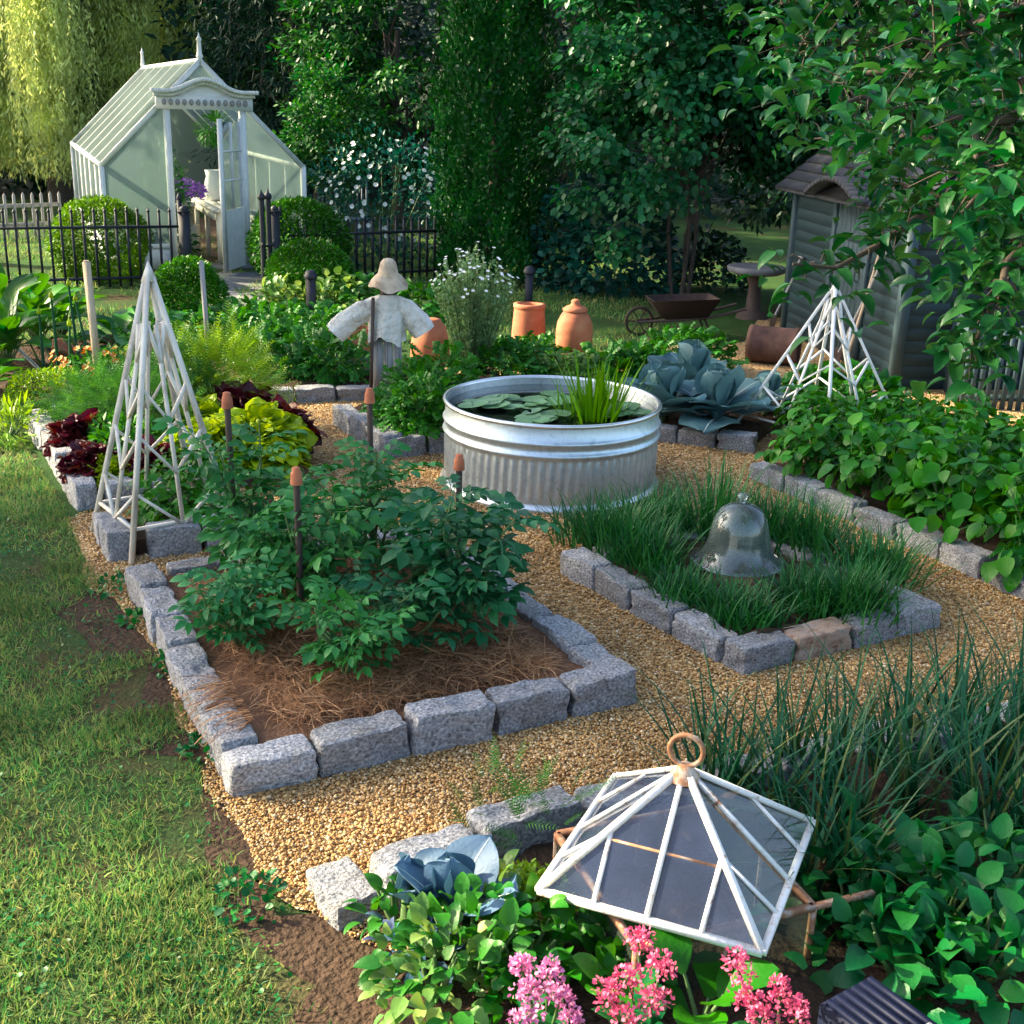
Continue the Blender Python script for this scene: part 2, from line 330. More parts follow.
def gravelmat():
    m, n, out = newmat('gravel'); p = N(n, 'ShaderNodeBsdfPrincipled'); n.links.new(p.outputs[0], out.inputs[0]); p.inputs['Roughness'].default_value = .85
    tc = N(n, 'ShaderNodeTexCoord'); v = N(n, 'ShaderNodeTexVoronoi'); v.inputs['Scale'].default_value = 62; v.inputs['Randomness'].default_value = 1
    n.links.new(tc.outputs['Object'], v.inputs[0]); sp = N(n, 'ShaderNodeSeparateColor'); n.links.new(v.outputs['Color'], sp.inputs[0])
    c = ramp(n, sp.outputs[0], [(0, (.16,.075,.022)), (.25, (.36,.19,.06)), (.6, (.50,.30,.11)), (.85, (.60,.41,.18)), (1, (.72,.58,.36))])
    nn = N(n, 'ShaderNodeTexNoise'); nn.inputs['Scale'].default_value = 1.3; nn.inputs['Detail'].default_value = 4; n.links.new(tc.outputs['Object'], nn.inputs[0])
    hs = N(n, 'ShaderNodeHueSaturation'); mr = N(n, 'ShaderNodeMapRange'); mr.inputs[1].default_value = .3; mr.inputs[2].default_value = .7; mr.inputs[3].default_value = .75; mr.inputs[4].default_value = 1.15
    n.links.new(nn.outputs[0], mr.inputs[0]); n.links.new(mr.outputs[0], hs.inputs['Value']); n.links.new(c, hs.inputs['Color']); n.links.new(hs.outputs[0], p.inputs['Base Color'])
    b = N(n, 'ShaderNodeBump'); b.invert = True; b.inputs['Strength'].default_value = 1; b.inputs['Distance'].default_value = .02; n.links.new(v.outputs['Distance'], b.inputs['Height']); n.links.new(b.outputs[0], p.inputs['Normal'])
    return m
M['gravel'] = gravelmat()
M['pebble'] = leafmat('pebble', [(.14,.065,.02), (.36,.19,.06), (.50,.30,.11), (.60,.41,.18), (.45,.26,.09), (.76,.62,.40)], 0, .8, .3, 1.0)
def groundmat():
    m, n, out = newmat('ground'); p = N(n, 'ShaderNodeBsdfPrincipled'); n.links.new(p.outputs[0], out.inputs[0]); p.inputs['Roughness'].default_value = .95
    p.inputs['Specular IOR Level'].default_value = .1
    tc = N(n, 'ShaderNodeTexCoord'); t = N(n, 'ShaderNodeTexNoise'); t.inputs['Scale'].default_value = .9; t.inputs['Detail'].default_value = 8; t.inputs['Roughness'].default_value = .7
    n.links.new(tc.outputs['Object'], t.inputs[0])
    c = ramp(n, t.outputs[0], [(.30, (.10,.068,.038)), (.40, (.06,.062,.024)), (.48, (.030,.070,.018)), (.75, (.05,.11,.025))])
    n.links.new(c, p.inputs['Base Color'])
    t2 = N(n, 'ShaderNodeTexNoise'); t2.inputs['Scale'].default_value = 45; t2.inputs['Detail'].default_value = 6; n.links.new(tc.outputs['Object'], t2.inputs[0])
    b = N(n, 'ShaderNodeBump'); b.inputs['Strength'].default_value = .8; b.inputs['Distance'].default_value = .02; n.links.new(t2.outputs[0], b.inputs['Height']); n.links.new(b.outputs[0], p.inputs['Normal'])
    return m
M['ground'] = groundmat()
M['lawn_soil'] = mat('lawn_soil', [(.085,.055,.030), (.05,.065,.022), (.03,.08,.022)], .95, 2.2, bump=.9, bscale=50, bdist=.02, spec=.1)
M['added_hill'] = mat('added_hill', [(.010,.025,.012), (.022,.05,.022)], .95, 1.5, bump=.5)

# ------------------------------------------------------------------ leaf shapes
def T(v, *f): return (np.array(v, float), f)
LEAF4 = T([(0,0,0),(.45,.26,.05),(1,0,-.06),(.45,-.26,.05)], [(0,2,1),(0,3,2)])
SLIM = T([(0,0,0),(.4,.09,.02),(1,0,-.1),(.4,-.09,.02)], [(0,2,1),(0,3,2)])
ROUND = T([(0,0,0),(.2,.3,.03),(.65,.36,.04),(1,0,-.05),(.65,-.36,.04),(.2,-.3,.03),(.5,0,-.03)], [(0,6,1),(1,6,2),(2,6,3),(3,6,4),(4,6,5),(5,6,0)])
def ovate(w=.3, droop=.25, fold=.10, tip=1.0, n=4):
    "leaf with a folded midrib, curved along its length"
    v = []; t = np.linspace(0, 1, n + 1)
    for q in t:
        ww = w * (math.sin(PI * min(1, q ** .62))) ** .8 if 0 < q < 1 else 0.0
        x = math.sin(q * 1.2) / math.sin(1.2) * tip; z = -droop * q ** 2
        v += [(x, ww, z + fold * (ww / w)), (x, 0, z), (x, -ww, z + fold * (ww / w))]
    f = []
    for i in range(n):
        a = i * 3; b = a + 3
        f += [(a, a+1, b+1, b), (a+1, a+2, b+2, b+1)]
    return T(v, f)
OVATE = ovate(); BROAD = ovate(.36, .32, .10, n=6); APPLE = ovate(.27, .35, .13, n=5); HEART = ovate(.46, .38, .07, n=5)
def compound(pairs=3, droop=.35, lw=.27, term=.36, nn=3):
    V_, F4, k = [], [], 0
    lt = ovate(lw, .26, .08, n=nn)
    def put(p, d, s):
        nonlocal k
        d = nrm(np.array(d, float)); y = nrm(np.cross((0, 0, 1), d)); z = np.cross(d, y)
        v = (lt[0][:, 0:1] * d + lt[0][:, 1:2] * y + lt[0][:, 2:3] * z) * s + np.array(p)
        V_.append(v); F4.extend([tuple(np.array(f) + k) for f in lt[1][0]]); k += len(v)
    for i in range(pairs):
        q = .28 + .5 * i / max(pairs - 1, 1); z = -droop * q * q
        for sg in (-1, 1): put((q * .9, sg * .015, z), (.55, sg * .85, -.25), term * (.75 + .15 * i * (i < pairs)))
    put((.72, 0, -droop * .55), (1, 0, -.7), term * 1.1)
    rv = []; 
    for q in (0, .35, .75): rv += [(q * .95, .012, -droop * q * q), (q * .95, -.012, -droop * q * q)]
    V_.append(np.array(rv)); F4 += [(k, k+1, k+3, k+2), (k+2, k+3, k+5, k+4)]
    return (np.concatenate(V_), (F4,))
TOM = compound(3, .35); TRI = compound(1, .3, .40, .5, 5); FRILL = compound(4, .2, .36, .26)
def fern():
    v, f, k = [], [], 0
    for i in range(11):
        q = .1 + .85 * i / 10
        for sg in (-1, 1):
            L = .32 * (1 - q * .75); b = np.array((q, 0, -.15 * q * q)); e = b + np.array((L * .6, sg * L, .05 * random.uniform(-1, 1)))
            w = np.array((.02, 0, 0)); v += [b - w, b + w, e]; f.append((k, k+1, k+2)); k += 3
    return (np.array(v), (f,))
FERN = fern()
def sheet_leaf(nu=7, nv=6, w=.4, cup=.25, ruffle=.05, curl=.35, seed=0):
    "large rounded leaf with a ruffled margin"
    r = np.random.default_rng(seed); ph = r.uniform(0, 6, 3); v = []
    for i in range(nu + 1):
        q = math.sin(i / nu * PI / 2) ** .9; ww = w * max(.16 * (1 - q), math.sqrt(max(0, 1 - abs((q - .58) / .42) ** 2.3))) if i < nu else w * .05
        for j in range(nv + 1):
            s_ = j / nv * 2 - 1; e = abs(s_) ** 3
            v.append((q - .04 * s_ * s_ * q, s_ * ww, cup * ww * s_ * s_ * 1.4 - curl * q ** 2.2 + ruffle * e * math.sin(9 * q + ph[0] + (s_ > 0) * 2) + ruffle * .5 * math.sin(5 * s_ + ph[1]) * q))
    f = [(i*(nv+1)+j, i*(nv+1)+j+1, (i+1)*(nv+1)+j+1, (i+1)*(nv+1)+j) for i in range(nu) for j in range(nv)]
    return (np.array(v), (f,))
def blade(seg=3, bend=.35):
    v = []
    for i in range(seg):
        q = i / seg; w = .5 * (1 - q ** 1.6); v += [(q, w, -bend * q * q), (q, -w, -bend * q * q)]
    v.append((1 - bend * .15, 0, -bend)); f4 = [(2*i, 2*i+1, 2*i+3, 2*i+2) for i in range(seg - 1)]; k = 2 * seg
    return T(v, f4, [(k-2, k-1, k)])
BLADE = blade(2); BLADE_L = blade(6, .45); BLADE_S = blade(5, .12)

def dirs(n, zmin=-.2):
    z = rng.uniform(zmin, 1, n); a = rng.uniform(0, 2 * PI, n); r = np.sqrt(1 - z * z)
    return np.stack([r * np.cos(a), r * np.sin(a), z], -1)
def dome(n, c, R, zmin=-.2, lump=.15, k=5, thick=.25, seed=None):
    d = dirs(n, zmin); l = 1 + lump * nz(d, k, seed if seed is not None else int(rng.integers(1e6)))
    r = (1 - np.abs(rng.normal(0, thick, n))).clip(.15, 1.1) * l
    return np.array(c) + d * np.array(R) * r[:, None], nrm(d / np.array(R))
def leafdir(out, up=.3, rnd=.6, down=0.0):
    n = len(out); D = out * 1.0 + rng.normal(0, rnd, (n, 3)); D[:, 2] += up * .3 - down
    Nn = out * .5 + np.array((0, 0, 1.)) * (up + .5) + rng.normal(0, .35, (n, 3)); return nrm(D), Nn
def bush(name, label, cat, loc, R, n, leaf, size, m, group=None, up=.3, down=.2, rnd=.6, zc=None, lump=.15, thick=.25, k=5, stems=5, zmin=-.25, wid=None, part='foliage', rz=0):
    o = thing(name, label, cat, (loc[0], loc[1], loc[2] if len(loc) > 2 else 0), rz, group); g = G()
    zc = R[2] * .25 if zc is None else zc
    P, O = dome(n, (0, 0, zc), (R[0], R[1], R[2] - zc if zc < R[2] else R[2]), zmin, lump, k, thick)
    P[:, 2] = np.maximum(P[:, 2], .01); D, Nn = leafdir(O, up, rnd, down)
    g.batch(leaf, P, D, Nn, size * rng.uniform(.6, 1.25, len(P)), wid=wid); g.build(part, m, o, smooth=True)
    if stems:
        s = G()
        for i in range(stems):
            a = rng.uniform(0, 6.28); q = rng.uniform(.2, .7)
            s.tube([(0, 0, 0), (R[0]*q*.4*math.cos(a), R[1]*q*.4*math.sin(a), zc), (R[0]*q*math.cos(a), R[1]*q*math.sin(a), R[2]*.8)], [.012, .009, .004], 5)
        s.build('stem', M['stem'], o)
    return o
def limb(g, a, b, r0, r1, n=5, wob=.08, sides=7):
    a = np.array(a, float); b = np.array(b, float); L = np.linalg.norm(b - a); t = np.linspace(0, 1, n)
    P = a + (b - a) * t[:, None] + rng.normal(0, wob * L * .3, (n, 3)) * (np.sin(t * PI))[:, None]; P[0] = a; P[-1] = b
    P[:, 2] += .1 * L * np.sin(t * PI); g.tube(P, np.linspace(r0, r1, n), sides); return P
def tree(name, label, loc, zc, R, K, m_, rc, leaf, size, mtl, trunk=.12, group=None, down=.3, nbr=12, zmin=-.6, shell=.25, multi=1, lump=.18, bark='bark', keep=None, up=.3):
    o = thing(name, label, 'tree', (loc[0], loc[1], 0), 0, group); g = G()
    C, O = dome(K, (0, 0, zc), R, zmin, lump, 3, shell)
    if keep is not None:
        q = keep(C + np.array((loc[0], loc[1], 0))); C, O = C[q], O[q]
    for c, u in zip(C, O):
        d = dirs(m_, -1); r = rng.uniform(0, 1, m_) ** .5
        P = c + d * rc * r[:, None] * rng.uniform(.6, 1.25) * np.array((1, 1, .62)); D, Nn = leafdir(nrm(d * .6 + u * .7), up, .55, down)
        g.batch(leaf, P, D, Nn, size * rng.uniform(.6, 1.2, m_))
    g.build('crown', mtl, o, smooth=True); t = G()
    for k in range(multi):
        bx = (.12 * math.cos(k * 2.4), .12 * math.sin(k * 2.4)) if multi > 1 else (0, 0)
        limb(t, (*bx, -.05), (bx[0] * 5, bx[1] * 5, zc), trunk, trunk * .5, 6, .1, 9)
    for c in C[rng.permutation(len(C))[:nbr]]:
        limb(t, (0, 0, max(.5, zc - R[2] * .7)), c, trunk * .45, .012, 6, .2, 6)
    t.build('trunk', M[bark], o, smooth=True); return o

# ================================================================== the setting
def structure(g, name, m, smooth=False): return tag(g.build(name, m, smooth=smooth), kind='structure')
def grid(f, nu, nv):
    v = [f(i / nu, j / nv) for i in range(nu + 1) for j in range(nv + 1)]
    return v, [(i*(nv+1)+j, (i+1)*(nv+1)+j, (i+1)*(nv+1)+j+1, i*(nv+1)+j+1) for i in range(nu) for j in range(nv)]
g = G(); g.poly([(-300, -60, 0), (300, -60, 0), (300, 400, 0), (-300, 400, 0)]); structure(g, 'ground', M['ground'])
def hf(u, v):
    x = -90 + 180 * u; y = 34 + 60 * v
    return (x, y + 3 * math.sin(x * .13), -.2 + 16 * min(1, v * 1.6) ** .8 + .8 * math.sin(x * .4 + v * 9))
g = G(); v, f = grid(hf, 60, 12); g.add(v, f); structure(g, 'added_hill', M['added_hill'], True)  # rising slope added behind the trees to block sky in the gaps

def xy(*a): return np.array([at(*p)[:2] for p in a])
def rough_poly(P, step=.12, amp=.05, seed=3):
    out = []
    for i in range(len(P)):
        a, b = P[i], P[(i + 1) % len(P)]; n = max(1, int(np.linalg.norm(b - a) / step)); t = np.arange(n) / n
        out.append(a + (b - a) * t[:, None])
    Q = np.concatenate(out); return Q + np.stack([nz(Q, 6, seed), nz(Q, 7, seed + 1)], -1) * amp
def flat(name, P, z, m, **k):
    import mathutils.geometry as mg
    Q = rough_poly(P, **k); tri = mg.tessellate_polygon([[Vector((q[0], q[1], 0)) for q in Q]])
    g = G(); v = np.c_[Q, np.full(len(Q), z)]; t = np.array(tri)
    a = v[t[:, 0]]; b = v[t[:, 1]]; c = v[t[:, 2]]; cr = (b - a)[:, 0] * (c - a)[:, 1] - (b - a)[:, 1] * (c - a)[:, 0]
    t[cr < 0] = t[cr < 0][:, ::-1]; g.add(v, t); return structure(g, name, m)
def inside(P, Q):
    x, y = P[:, 0], P[:, 1]; r = np.zeros(len(P), bool); j = len(Q) - 1
    for i in range(len(Q)):
        xi, yi = Q[i]; xj, yj = Q[j]
        c = ((yi > y) != (yj > y)) & (x < (xj - xi) * (y - yi) / (yj - yi + 1e-12) + xi); r ^= c; j = i
    return r
A = [np.array(q, float) for q in ((-1.05, 4.07), (.61, 4.98), (-.43, 7.03), (-2.09, 6.12))]
D = [np.array(q, float) for q in ((1.12, 5.29), (2.31, 5.95), (1.48, 7.25), (.29, 6.59))]
GRAV = np.concatenate([xy((300, 905), (225, 815), (190, 740), (160, 660), (118, 600), (88, 592), (86, 560), (68, 522)),
    np.array([(-2.7, 7.5), (-3.0, 9.2), (-2.6, 10.7), (-1.3, 12.0), (.6, 12.6), (1.3, 13.6), (2.7, 14.2), (3.2, 16.0), (5.0, 16), (9, 13), (9, 5), (4, 2.2), (1.5, 2.2), (.1, 3.0)])])
DIRT = np.concatenate([xy((330, 1060), (235, 960), (235, 880), (175, 790), (140, 700), (95, 610), (90, 580), (140, 590), (205, 720), (260, 830), (330, 900), (420, 1000)), np.array([(.3, 2.3), (-.3, 2.0)])])
flat('soil_strip', DIRT, .004, M['soil'], amp=.12)
flat('bare_earth', xy((70, 640), (60, 600), (120, 595), (165, 620), (160, 665), (110, 668)), .0045, M['soil'], amp=.08)
flat('lawn_soil', np.concatenate([xy((345, 1060), (262, 930), (235, 850), (200, 765), (170, 665), (118, 598), (92, 575), (70, 520), (22, 440), (15, 405), (-60, 380)), np.array([(-6.5, 9), (-5, 5), (-3, 2.0), (-1, 1.8)])]), .002, M['lawn_soil'], amp=.05)
flat('gravel_path', GRAV, .009, M['gravel'], amp=.035)
flat('garden_path', np.concatenate([xy((178, 330), (215, 300), (212, 272), (262, 272), (268, 300), (250, 335))]), .006, M['stone_path'], amp=.06)

def bedsoil(name, Q, z, m, bump=.035, n=26, inset=.1):
    Q = [np.array(q, float) for q in Q]; c = sum(Q) / 4; Q = [q + nrm(c - q) * inset for q in Q]
    def f(u, v):
        p = (Q[0] * (1 - u) + Q[1] * u) * (1 - v) + (Q[3] * (1 - u) + Q[2] * u) * v
        e = min(u, 1 - u, v, 1 - v) > .001
        return (p[0], p[1], (z + float(nz(p, 7, 5)) * bump + float(nz(p, 22, 6)) * bump * .4) if e else .0)
    v, f_ = grid(f, n, n); g = G(); g.add(v, f_); return structure(g, name, m, True)
bedsoil('mulch_bed', A, .11, M['mulch'], .02, 40)
bedsoil('bed_soil', D, .11, M['soil'])
FB = [(-.58, 3.3), (.3, 4.0), (2.9, 5.15), (4.2, 2.0), (.2, 2.0), (-.35, 2.9)]
bedsoil('bed_soil', [(-.42, 2.9), (2.2, 2.0), (2.6, 4.95), (.1, 3.85)], .09, M['soil'], n=40, inset=.02)
bedsoil('bed_soil', [(1.9, 2.0), (4.5, 3), (4.0, 5.6), (2.5, 5.0)], .09, M['soil'])
bedsoil('bed_soil', [(2.95, 6.3), (5.2, 7.3), (4.2, 10.3), (1.72, 8.8)], .11, M['soil'])
bedsoil('bed_soil', [(.8, 9.7), (1.95, 9.4), (2.9, 11.2), (1.2, 11.5)], .1, M['soil'])
bedsoil('bed_soil', [(-.98, 8.83), (.2, 10.3), (-.2, 12.1), (-1.54, 9.81)], .1, M['soil'])
bedsoil('bed_soil', [(-2.13, 10.5), (-.9, 10.9), (-1.6, 13.4), (-3.6, 12.6)], .08, M['soil'])
bedsoil('bed_soil', [(-2.83, 7.42), (-1.6, 8.0), (-2.6, 10.4), (-3.87, 9.31)], .10, M['soil'])
bedsoil('bed_soil', [(-2.31, 6.55), (-1.2, 7.0), (-1.5, 7.7), (-2.6, 7.1)], .10, M['soil'])
bedsoil('bed_soil', [(-4.2, 9.6), (-2.7, 10.6), (-3.6, 13.6), (-7, 12.5)], .04, M['soil'])

# ---- loose ground cover
def scatter_in(n, poly, box, dens=None):
    P = np.c_[rng.uniform(box[0], box[2], n), rng.uniform(box[1], box[3], n)]
    P = P[inside(P, poly)]
    if dens is not None: P = P[rng.uniform(0, 1, len(P)) < dens(P)]
    return P
def frustum(P, z=0, mg=30):
    dep = P[:, 1] * math.cos(PITCH) + (HC - z) * math.sin(PITCH); u = P[:, 0] / dep * F
    return np.abs(u) < 512 + mg
PEB = T([(1,0,0),(.3,.9,.1),(-.8,.6,0),(-.9,-.5,.1),(.2,-.95,0),(.15,.1,.7),(0,0,-.6)], [(0,1,5),(1,2,5),(2,3,5),(3,4,5),(4,0,5),(1,0,6),(2,1,6),(3,2,6),(4,3,6),(0,4,6)])
P = scatter_in(620000, rough_poly(GRAV, amp=.05, seed=9), (-3.2, 2.6, 4.5, 11), lambda P: np.clip(1.5 - P[:, 1] / 8, .12, 1) ** 1.6)
P = P[frustum(P)]; 
for Q in (A, D): P = P[~inside(P, np.array(Q))]
n = len(P); g = G(); D_ = np.c_[rng.normal(size=(n, 2)), rng.normal(0, .25, n)]
g.batch(PEB, np.c_[P, np.full(n, .013) + rng.uniform(-.003, .004, n)], D_, np.array((0, 0, 1.)) + rng.normal(0, .25, (n, 3)), rng.uniform(.003, .0075, n) ** 1 * (1 + P[:, 1] * .04))
P2 = P[rng.permutation(n)[:5000]]; g.batch(PEB, np.c_[P2, np.full(len(P2), .016)], np.c_[rng.normal(size=(len(P2), 2)), np.zeros(len(P2))], (0, 0, 1.) + rng.normal(0, .2, (len(P2), 3)), rng.uniform(.008, .0135, len(P2)))
tag(g.build('gravel_pebbles', M['pebble']), 'loose golden pea gravel covering the garden paths', 'gravel', kind='stuff')

LAWN = np.concatenate([xy((345, 1040), (262, 930), (235, 850), (200, 765), (170, 665), (118, 598), (92, 575), (70, 520), (22, 440), (15, 405), (-60, 380)), np.array([(-6.5, 9), (-5, 5), (-3, 2.4), (-1, 2.2)])])
Lb = xy((300, 1000), (225, 850), (190, 765), (165, 690), (118, 610))
def ldens(P):
    d = np.full(len(P), 9.)
    for a, b in zip(Lb[:-1], Lb[1:]):
        t = np.clip(((P - a) @ (b - a)) / ((b - a) @ (b - a)), 0, 1); d = np.minimum(d, np.linalg.norm(P - a - t[:, None] * (b - a), axis=1))
    e = np.clip((d - .02 + .16 * nz(P, 9, 31)) / .30, .07, 1)
    pt = np.clip(.80 + nz(P, 3.2, 21) * .45 + nz(P, 10, 22) * .35, .26, 1)
    for c, r in ((at(110, 635)[:2], .30), (at(150, 690)[:2], .18), (at(20, 560)[:2], .2)):
        pt = pt * np.clip((np.linalg.norm(P - c, axis=1) - r * .6) / r, .05, 1)
    return e * pt
P = scatter_in(900000, LAWN, (-6.5, 2.2, .1, 10), lambda P: ldens(P) * np.clip(1.45 - P[:, 1] / 9, .3, 1))
P = P[frustum(P, 0, 60)]; n = len(P); print('blades', n)
D_ = np.c_[rng.normal(0, .6, (n, 2)), rng.uniform(.35, 1.2, n)]
g = G(); g.batch(BLADE, np.c_[P, np.zeros(n)], D_, rng.normal(size=(n, 3)), rng.uniform(.022, .060, n), wid=rng.uniform(.08, .15, n))
tag(g.build('lawn_grass', M['grass']), 'short patchy green grass with bare brown spots along the left side', 'grass', kind='stuff')
P = scatter_in(26000, LAWN, (-5, 2.2, .1, 9), lambda P: np.clip(nz(P, 5, 51) * .8, .02, 1)); n = len(P); g = G()
g.batch(ROUND, np.c_[P, rng.uniform(.012, .035, n)], np.c_[rng.normal(size=(n, 2)), rng.normal(0, .3, n)], (0, 0, 1.) + rng.normal(0, .35, (n, 3)), rng.uniform(.012, .026, n))
tag(g.build('lawn_clover', M['mint']), 'patches of small clover leaves among the short lawn grass', 'clover', kind='stuff')
Q_ = np.array([(1.75, 2.3), (2.9, 2.3), (4.3, 3.1), (3.9, 5.3), (2.7, 4.8), (2.2, 4.2), (2.0, 3.3)]); P = scatter_in(5200, Q_, (1.6, 2.2, 4.5, 5.5)); n = len(P); g = G()
g.batch(OVATE, np.c_[P, .10 + rng.uniform(.02, .22, n)], np.c_[rng.normal(size=(n, 2)), rng.normal(0, .3, n)], (0, 0, 1.) + rng.normal(0, .35, (n, 3)), rng.uniform(.05, .10, n))
tag(g.build('leafy_ground_cover', M['mint'], smooth=True), 'low leafy ground cover spreading right of the mint and onions', 'ground cover', kind='stuff')
P = np.c_[rng.uniform(-10, 1.8, 50000), rng.uniform(12.2, 24, 50000)]; P = P[nz(P, 2.5, 4) > -.5]; n = len(P)
g = G(); g.batch(BLADE, np.c_[P, np.zeros(n)], np.c_[rng.normal(0, .5, (n, 2)), rng.uniform(.5, 1.2, n)], rng.normal(size=(n, 3)), rng.uniform(.05, .11, n), wid=.12)
tag(g.build('back_grass', M['grass']), 'longer green grass behind the beds in front of the black fence', 'grass', kind='stuff')
# straw over the tomato bed
n = 24000; u, v = rng.uniform(.155, .845, n), rng.uniform(.115, .885, n)
P = (A[0][None] * (1-u[:, None]) + A[1][None] * u[:, None]) * (1-v[:, None]) + (A[3][None] * (1-u[:, None]) + A[2][None] * u[:, None]) * v[:, None]
ST = T([(0,.5,0),(0,-.5,0),(.35,.5,.08),(.35,-.5,.08),(.7,.5,.05),(.7,-.5,.05),(1,.5,-.07),(1,-.5,-.07)], [(0,1,3,2),(2,3,5,4),(4,5,7,6)])
g = G(); g.batch(ST, np.c_[P, .125 + rng.uniform(-.01, .03, n) + nz(P, 7, 5) * .015], np.c_[rng.normal(size=(n, 2)), rng.normal(0, .13, n)], np.array((0, 0, 1.)) + rng.normal(0, .5, (n, 3)), rng.uniform(.06, .15, n), wid=rng.uniform(.012, .026, n))
# wisps hanging over the left kerb
k = 120; t = rng.uniform(.12, .32, k); Pw = A[0] + (A[3] - A[0]) * t[:, None] + np.array((.16, .05))
g.batch(ST, np.c_[Pw, np.full(k, .20)], np.c_[rng.normal(-1.3, .4, k), rng.normal(-.3, .5, k), rng.normal(-.5, .35, k)], (0, 0, 1.) + rng.normal(0, .4, (k, 3)), rng.uniform(.12, .26, k), wid=.022)
tag(g.build('straw_mulch', M['straw']), 'orange brown straw mulch covering the soil under the tomato plants', 'straw mulch', kind='stuff')
# fallen bits
P = scatter_in(1600, np.concatenate([rough_poly(GRAV)]), (-2.6, 2.8, 4, 9)); n = len(P); g = G()
g.batch(LEAF4, np.c_[P, np.full(n, .022)], np.c_[rng.normal(size=(n, 2)), rng.normal(0, .2, n)], (0, 0, 1.) + rng.normal(0, .4, (n, 3)), rng.uniform(.008, .03, n))
tag(g.build('leaf_litter', M['straw']), 'small dry leaf bits lying on the gravel', 'leaf litter', kind='stuff')

# ================================================================== edging stones
def stone_mesh(seed, L=.34, Dp=.17, H=.20):
    n = 14; t = np.linspace(-1, 1, n + 1); g = G()
    for ax in range(3):
        for sg in (-1, 1):
            a, b = np.meshgrid(t, t, indexing='ij'); p = np.zeros((n+1, n+1, 3)); p[..., ax] = sg; p[..., (ax+1) % 3] = a * sg; p[..., (ax+2) % 3] = b
            p = p.reshape(-1, 3); k = 16; r = (np.abs(p) ** k).sum(1) ** (1 / k); q = p / r[:, None] ** .95
            q = q * np.array((L, Dp, H)) / 2
            ch = np.clip(nz(q, 26, seed + 40) - .75, 0, 1)[:, None]; q = q - q / np.array((L, Dp, H)) * ch * .035
            q = q + np.stack([nz(q, 14, seed + i) for i in range(3)], -1) * .006 + np.stack([nz(q, 60, seed + 5 + i) for i in range(3)], -1) * .0036
            q[:, 1] *= 1 + .05 * np.sin(seed * 1.7) * q[:, 0] / L * 2; q[:, 2] *= 1 + .05 * np.cos(seed * 2.3) * q[:, 0] / L * 2
            f = [(i*(n+1)+j, (i+1)*(n+1)+j, (i+1)*(n+1)+j+1, i*(n+1)+j+1) for i in range(n) for j in range(n)]
            g.add(q, f)
    g2 = g; o = g2.build('edging_stone', M['granite'], smooth=True); me = o.data; bpy.data.objects.remove(o); return me
STONES = [stone_mesh(s * 13 + 1) for s in range(9)]
ORD = ['first', 'second', 'third', 'fourth', 'fifth', 'sixth', 'seventh', 'eighth', 'ninth', 'tenth', 'eleventh', 'twelfth']
cnt = [0]
def stones(p0, p1, n, h, phrase, inward, dep=.155, brown=(), group='granite blocks edging the garden beds', z0=-.015, skip=(), end='left'):
    p0 = np.array(p0, float); p1 = np.array(p1, float); d = (p1 - p0) / n; L = np.linalg.norm(d); a = math.atan2(d[1], d[0])
    nn = np.array((-math.sin(a), math.cos(a))) * inward
    w = rng.uniform(.86, 1.14, n); w = w / w.sum(); e = np.r_[0, np.cumsum(w)]
    for i in range(n):
        if i in skip: continue
        o = bpy.data.objects.new('edging_stone', STONES[cnt[0] % 9]); cnt[0] += 1; COL.objects.link(o)
        li = w[i] * n * L; c = p0 + (p1 - p0) * (e[i] + e[i + 1]) / 2 + nn * (dep / 2 + rng.uniform(-.008, .012))
        hh = h * rng.uniform(.86, 1.08); o.location = (c[0], c[1], z0 + hh / 2)
        o.rotation_euler = (rng.uniform(-.02, .02), rng.uniform(-.03, .03), a + rng.uniform(-.045, .045) + (PI if rng.random() < .5 else 0))
        o.scale = (li * .955 / .34, dep / .17 * rng.uniform(.93, 1.07), hh / .20)
        if i in brown: o.material_slots[0].link = 'OBJECT'; o.material_slots[0].material = M['granite_brown']
        colr = 'brownish' if i in brown else 'grey'
        lab = f'{ORD[i]} {colr} granite block {phrase}' if n > 1 else f'{colr} granite block {phrase}'
        tag(o, lab, 'stone block', group)
stones(A[0], A[1], 5, .185, 'from the left along the front edge of the tomato bed', 1)
ul = nrm(A[3] - A[0])
stones(A[0] + ul * .17, A[3], 6, .175, 'from the front along the lawn side of the tomato bed', -1, skip=())
stones(A[1] + ul * .02, A[2], 6, .17, 'from the front along the right side of the tomato bed', 1, z0=-.02)
stones(A[3] + nrm(A[2]-A[3]) * .2, A[2] - nrm(A[2]-A[3]) * .2, 4, .18, 'from the left along the back edge of the tomato bed', -1)
ud = nrm(D[3] - D[0])
stones(D[0], D[1], 4, .165, 'from the left along the front edge of the chive bed', 1, brown=(1,))
stones(D[0] + ud * .16, D[3], 4, .165, 'from the front along the left side of the chive bed', -1)
stones(D[1] + ud * .02, D[2], 4, .155, 'from the front along the right side of the chive bed', 1)
stones(D[3] + nrm(D[2]-D[3])*.2, D[2] - nrm(D[2]-D[3])*.2, 3, .17, 'from the left along the back edge of the chive bed', -1)
stones((-.40, 3.40), (-.55, 3.62), 1, .13, 'on the corner of the flower bed nearest the lawn', 1, z0=-.03)
stones((-.47, 3.53), (.22, 4.0), 2, .19, 'from the left along the front path edge by the purple cabbage', -1)
stones((.24, 4.0), (2.75, 5.08), 7, .18, 'from the left along the path edge behind the onions', -1)
stones((2.95, 6.3), (1.74, 8.65), 7, .16, 'from the front along the left side of the bean bed', -1, z0=-.02)
stones((2.98, 6.2), (4.1, 6.78), 3, .16, 'from the left along the front of the bean bed', 1)
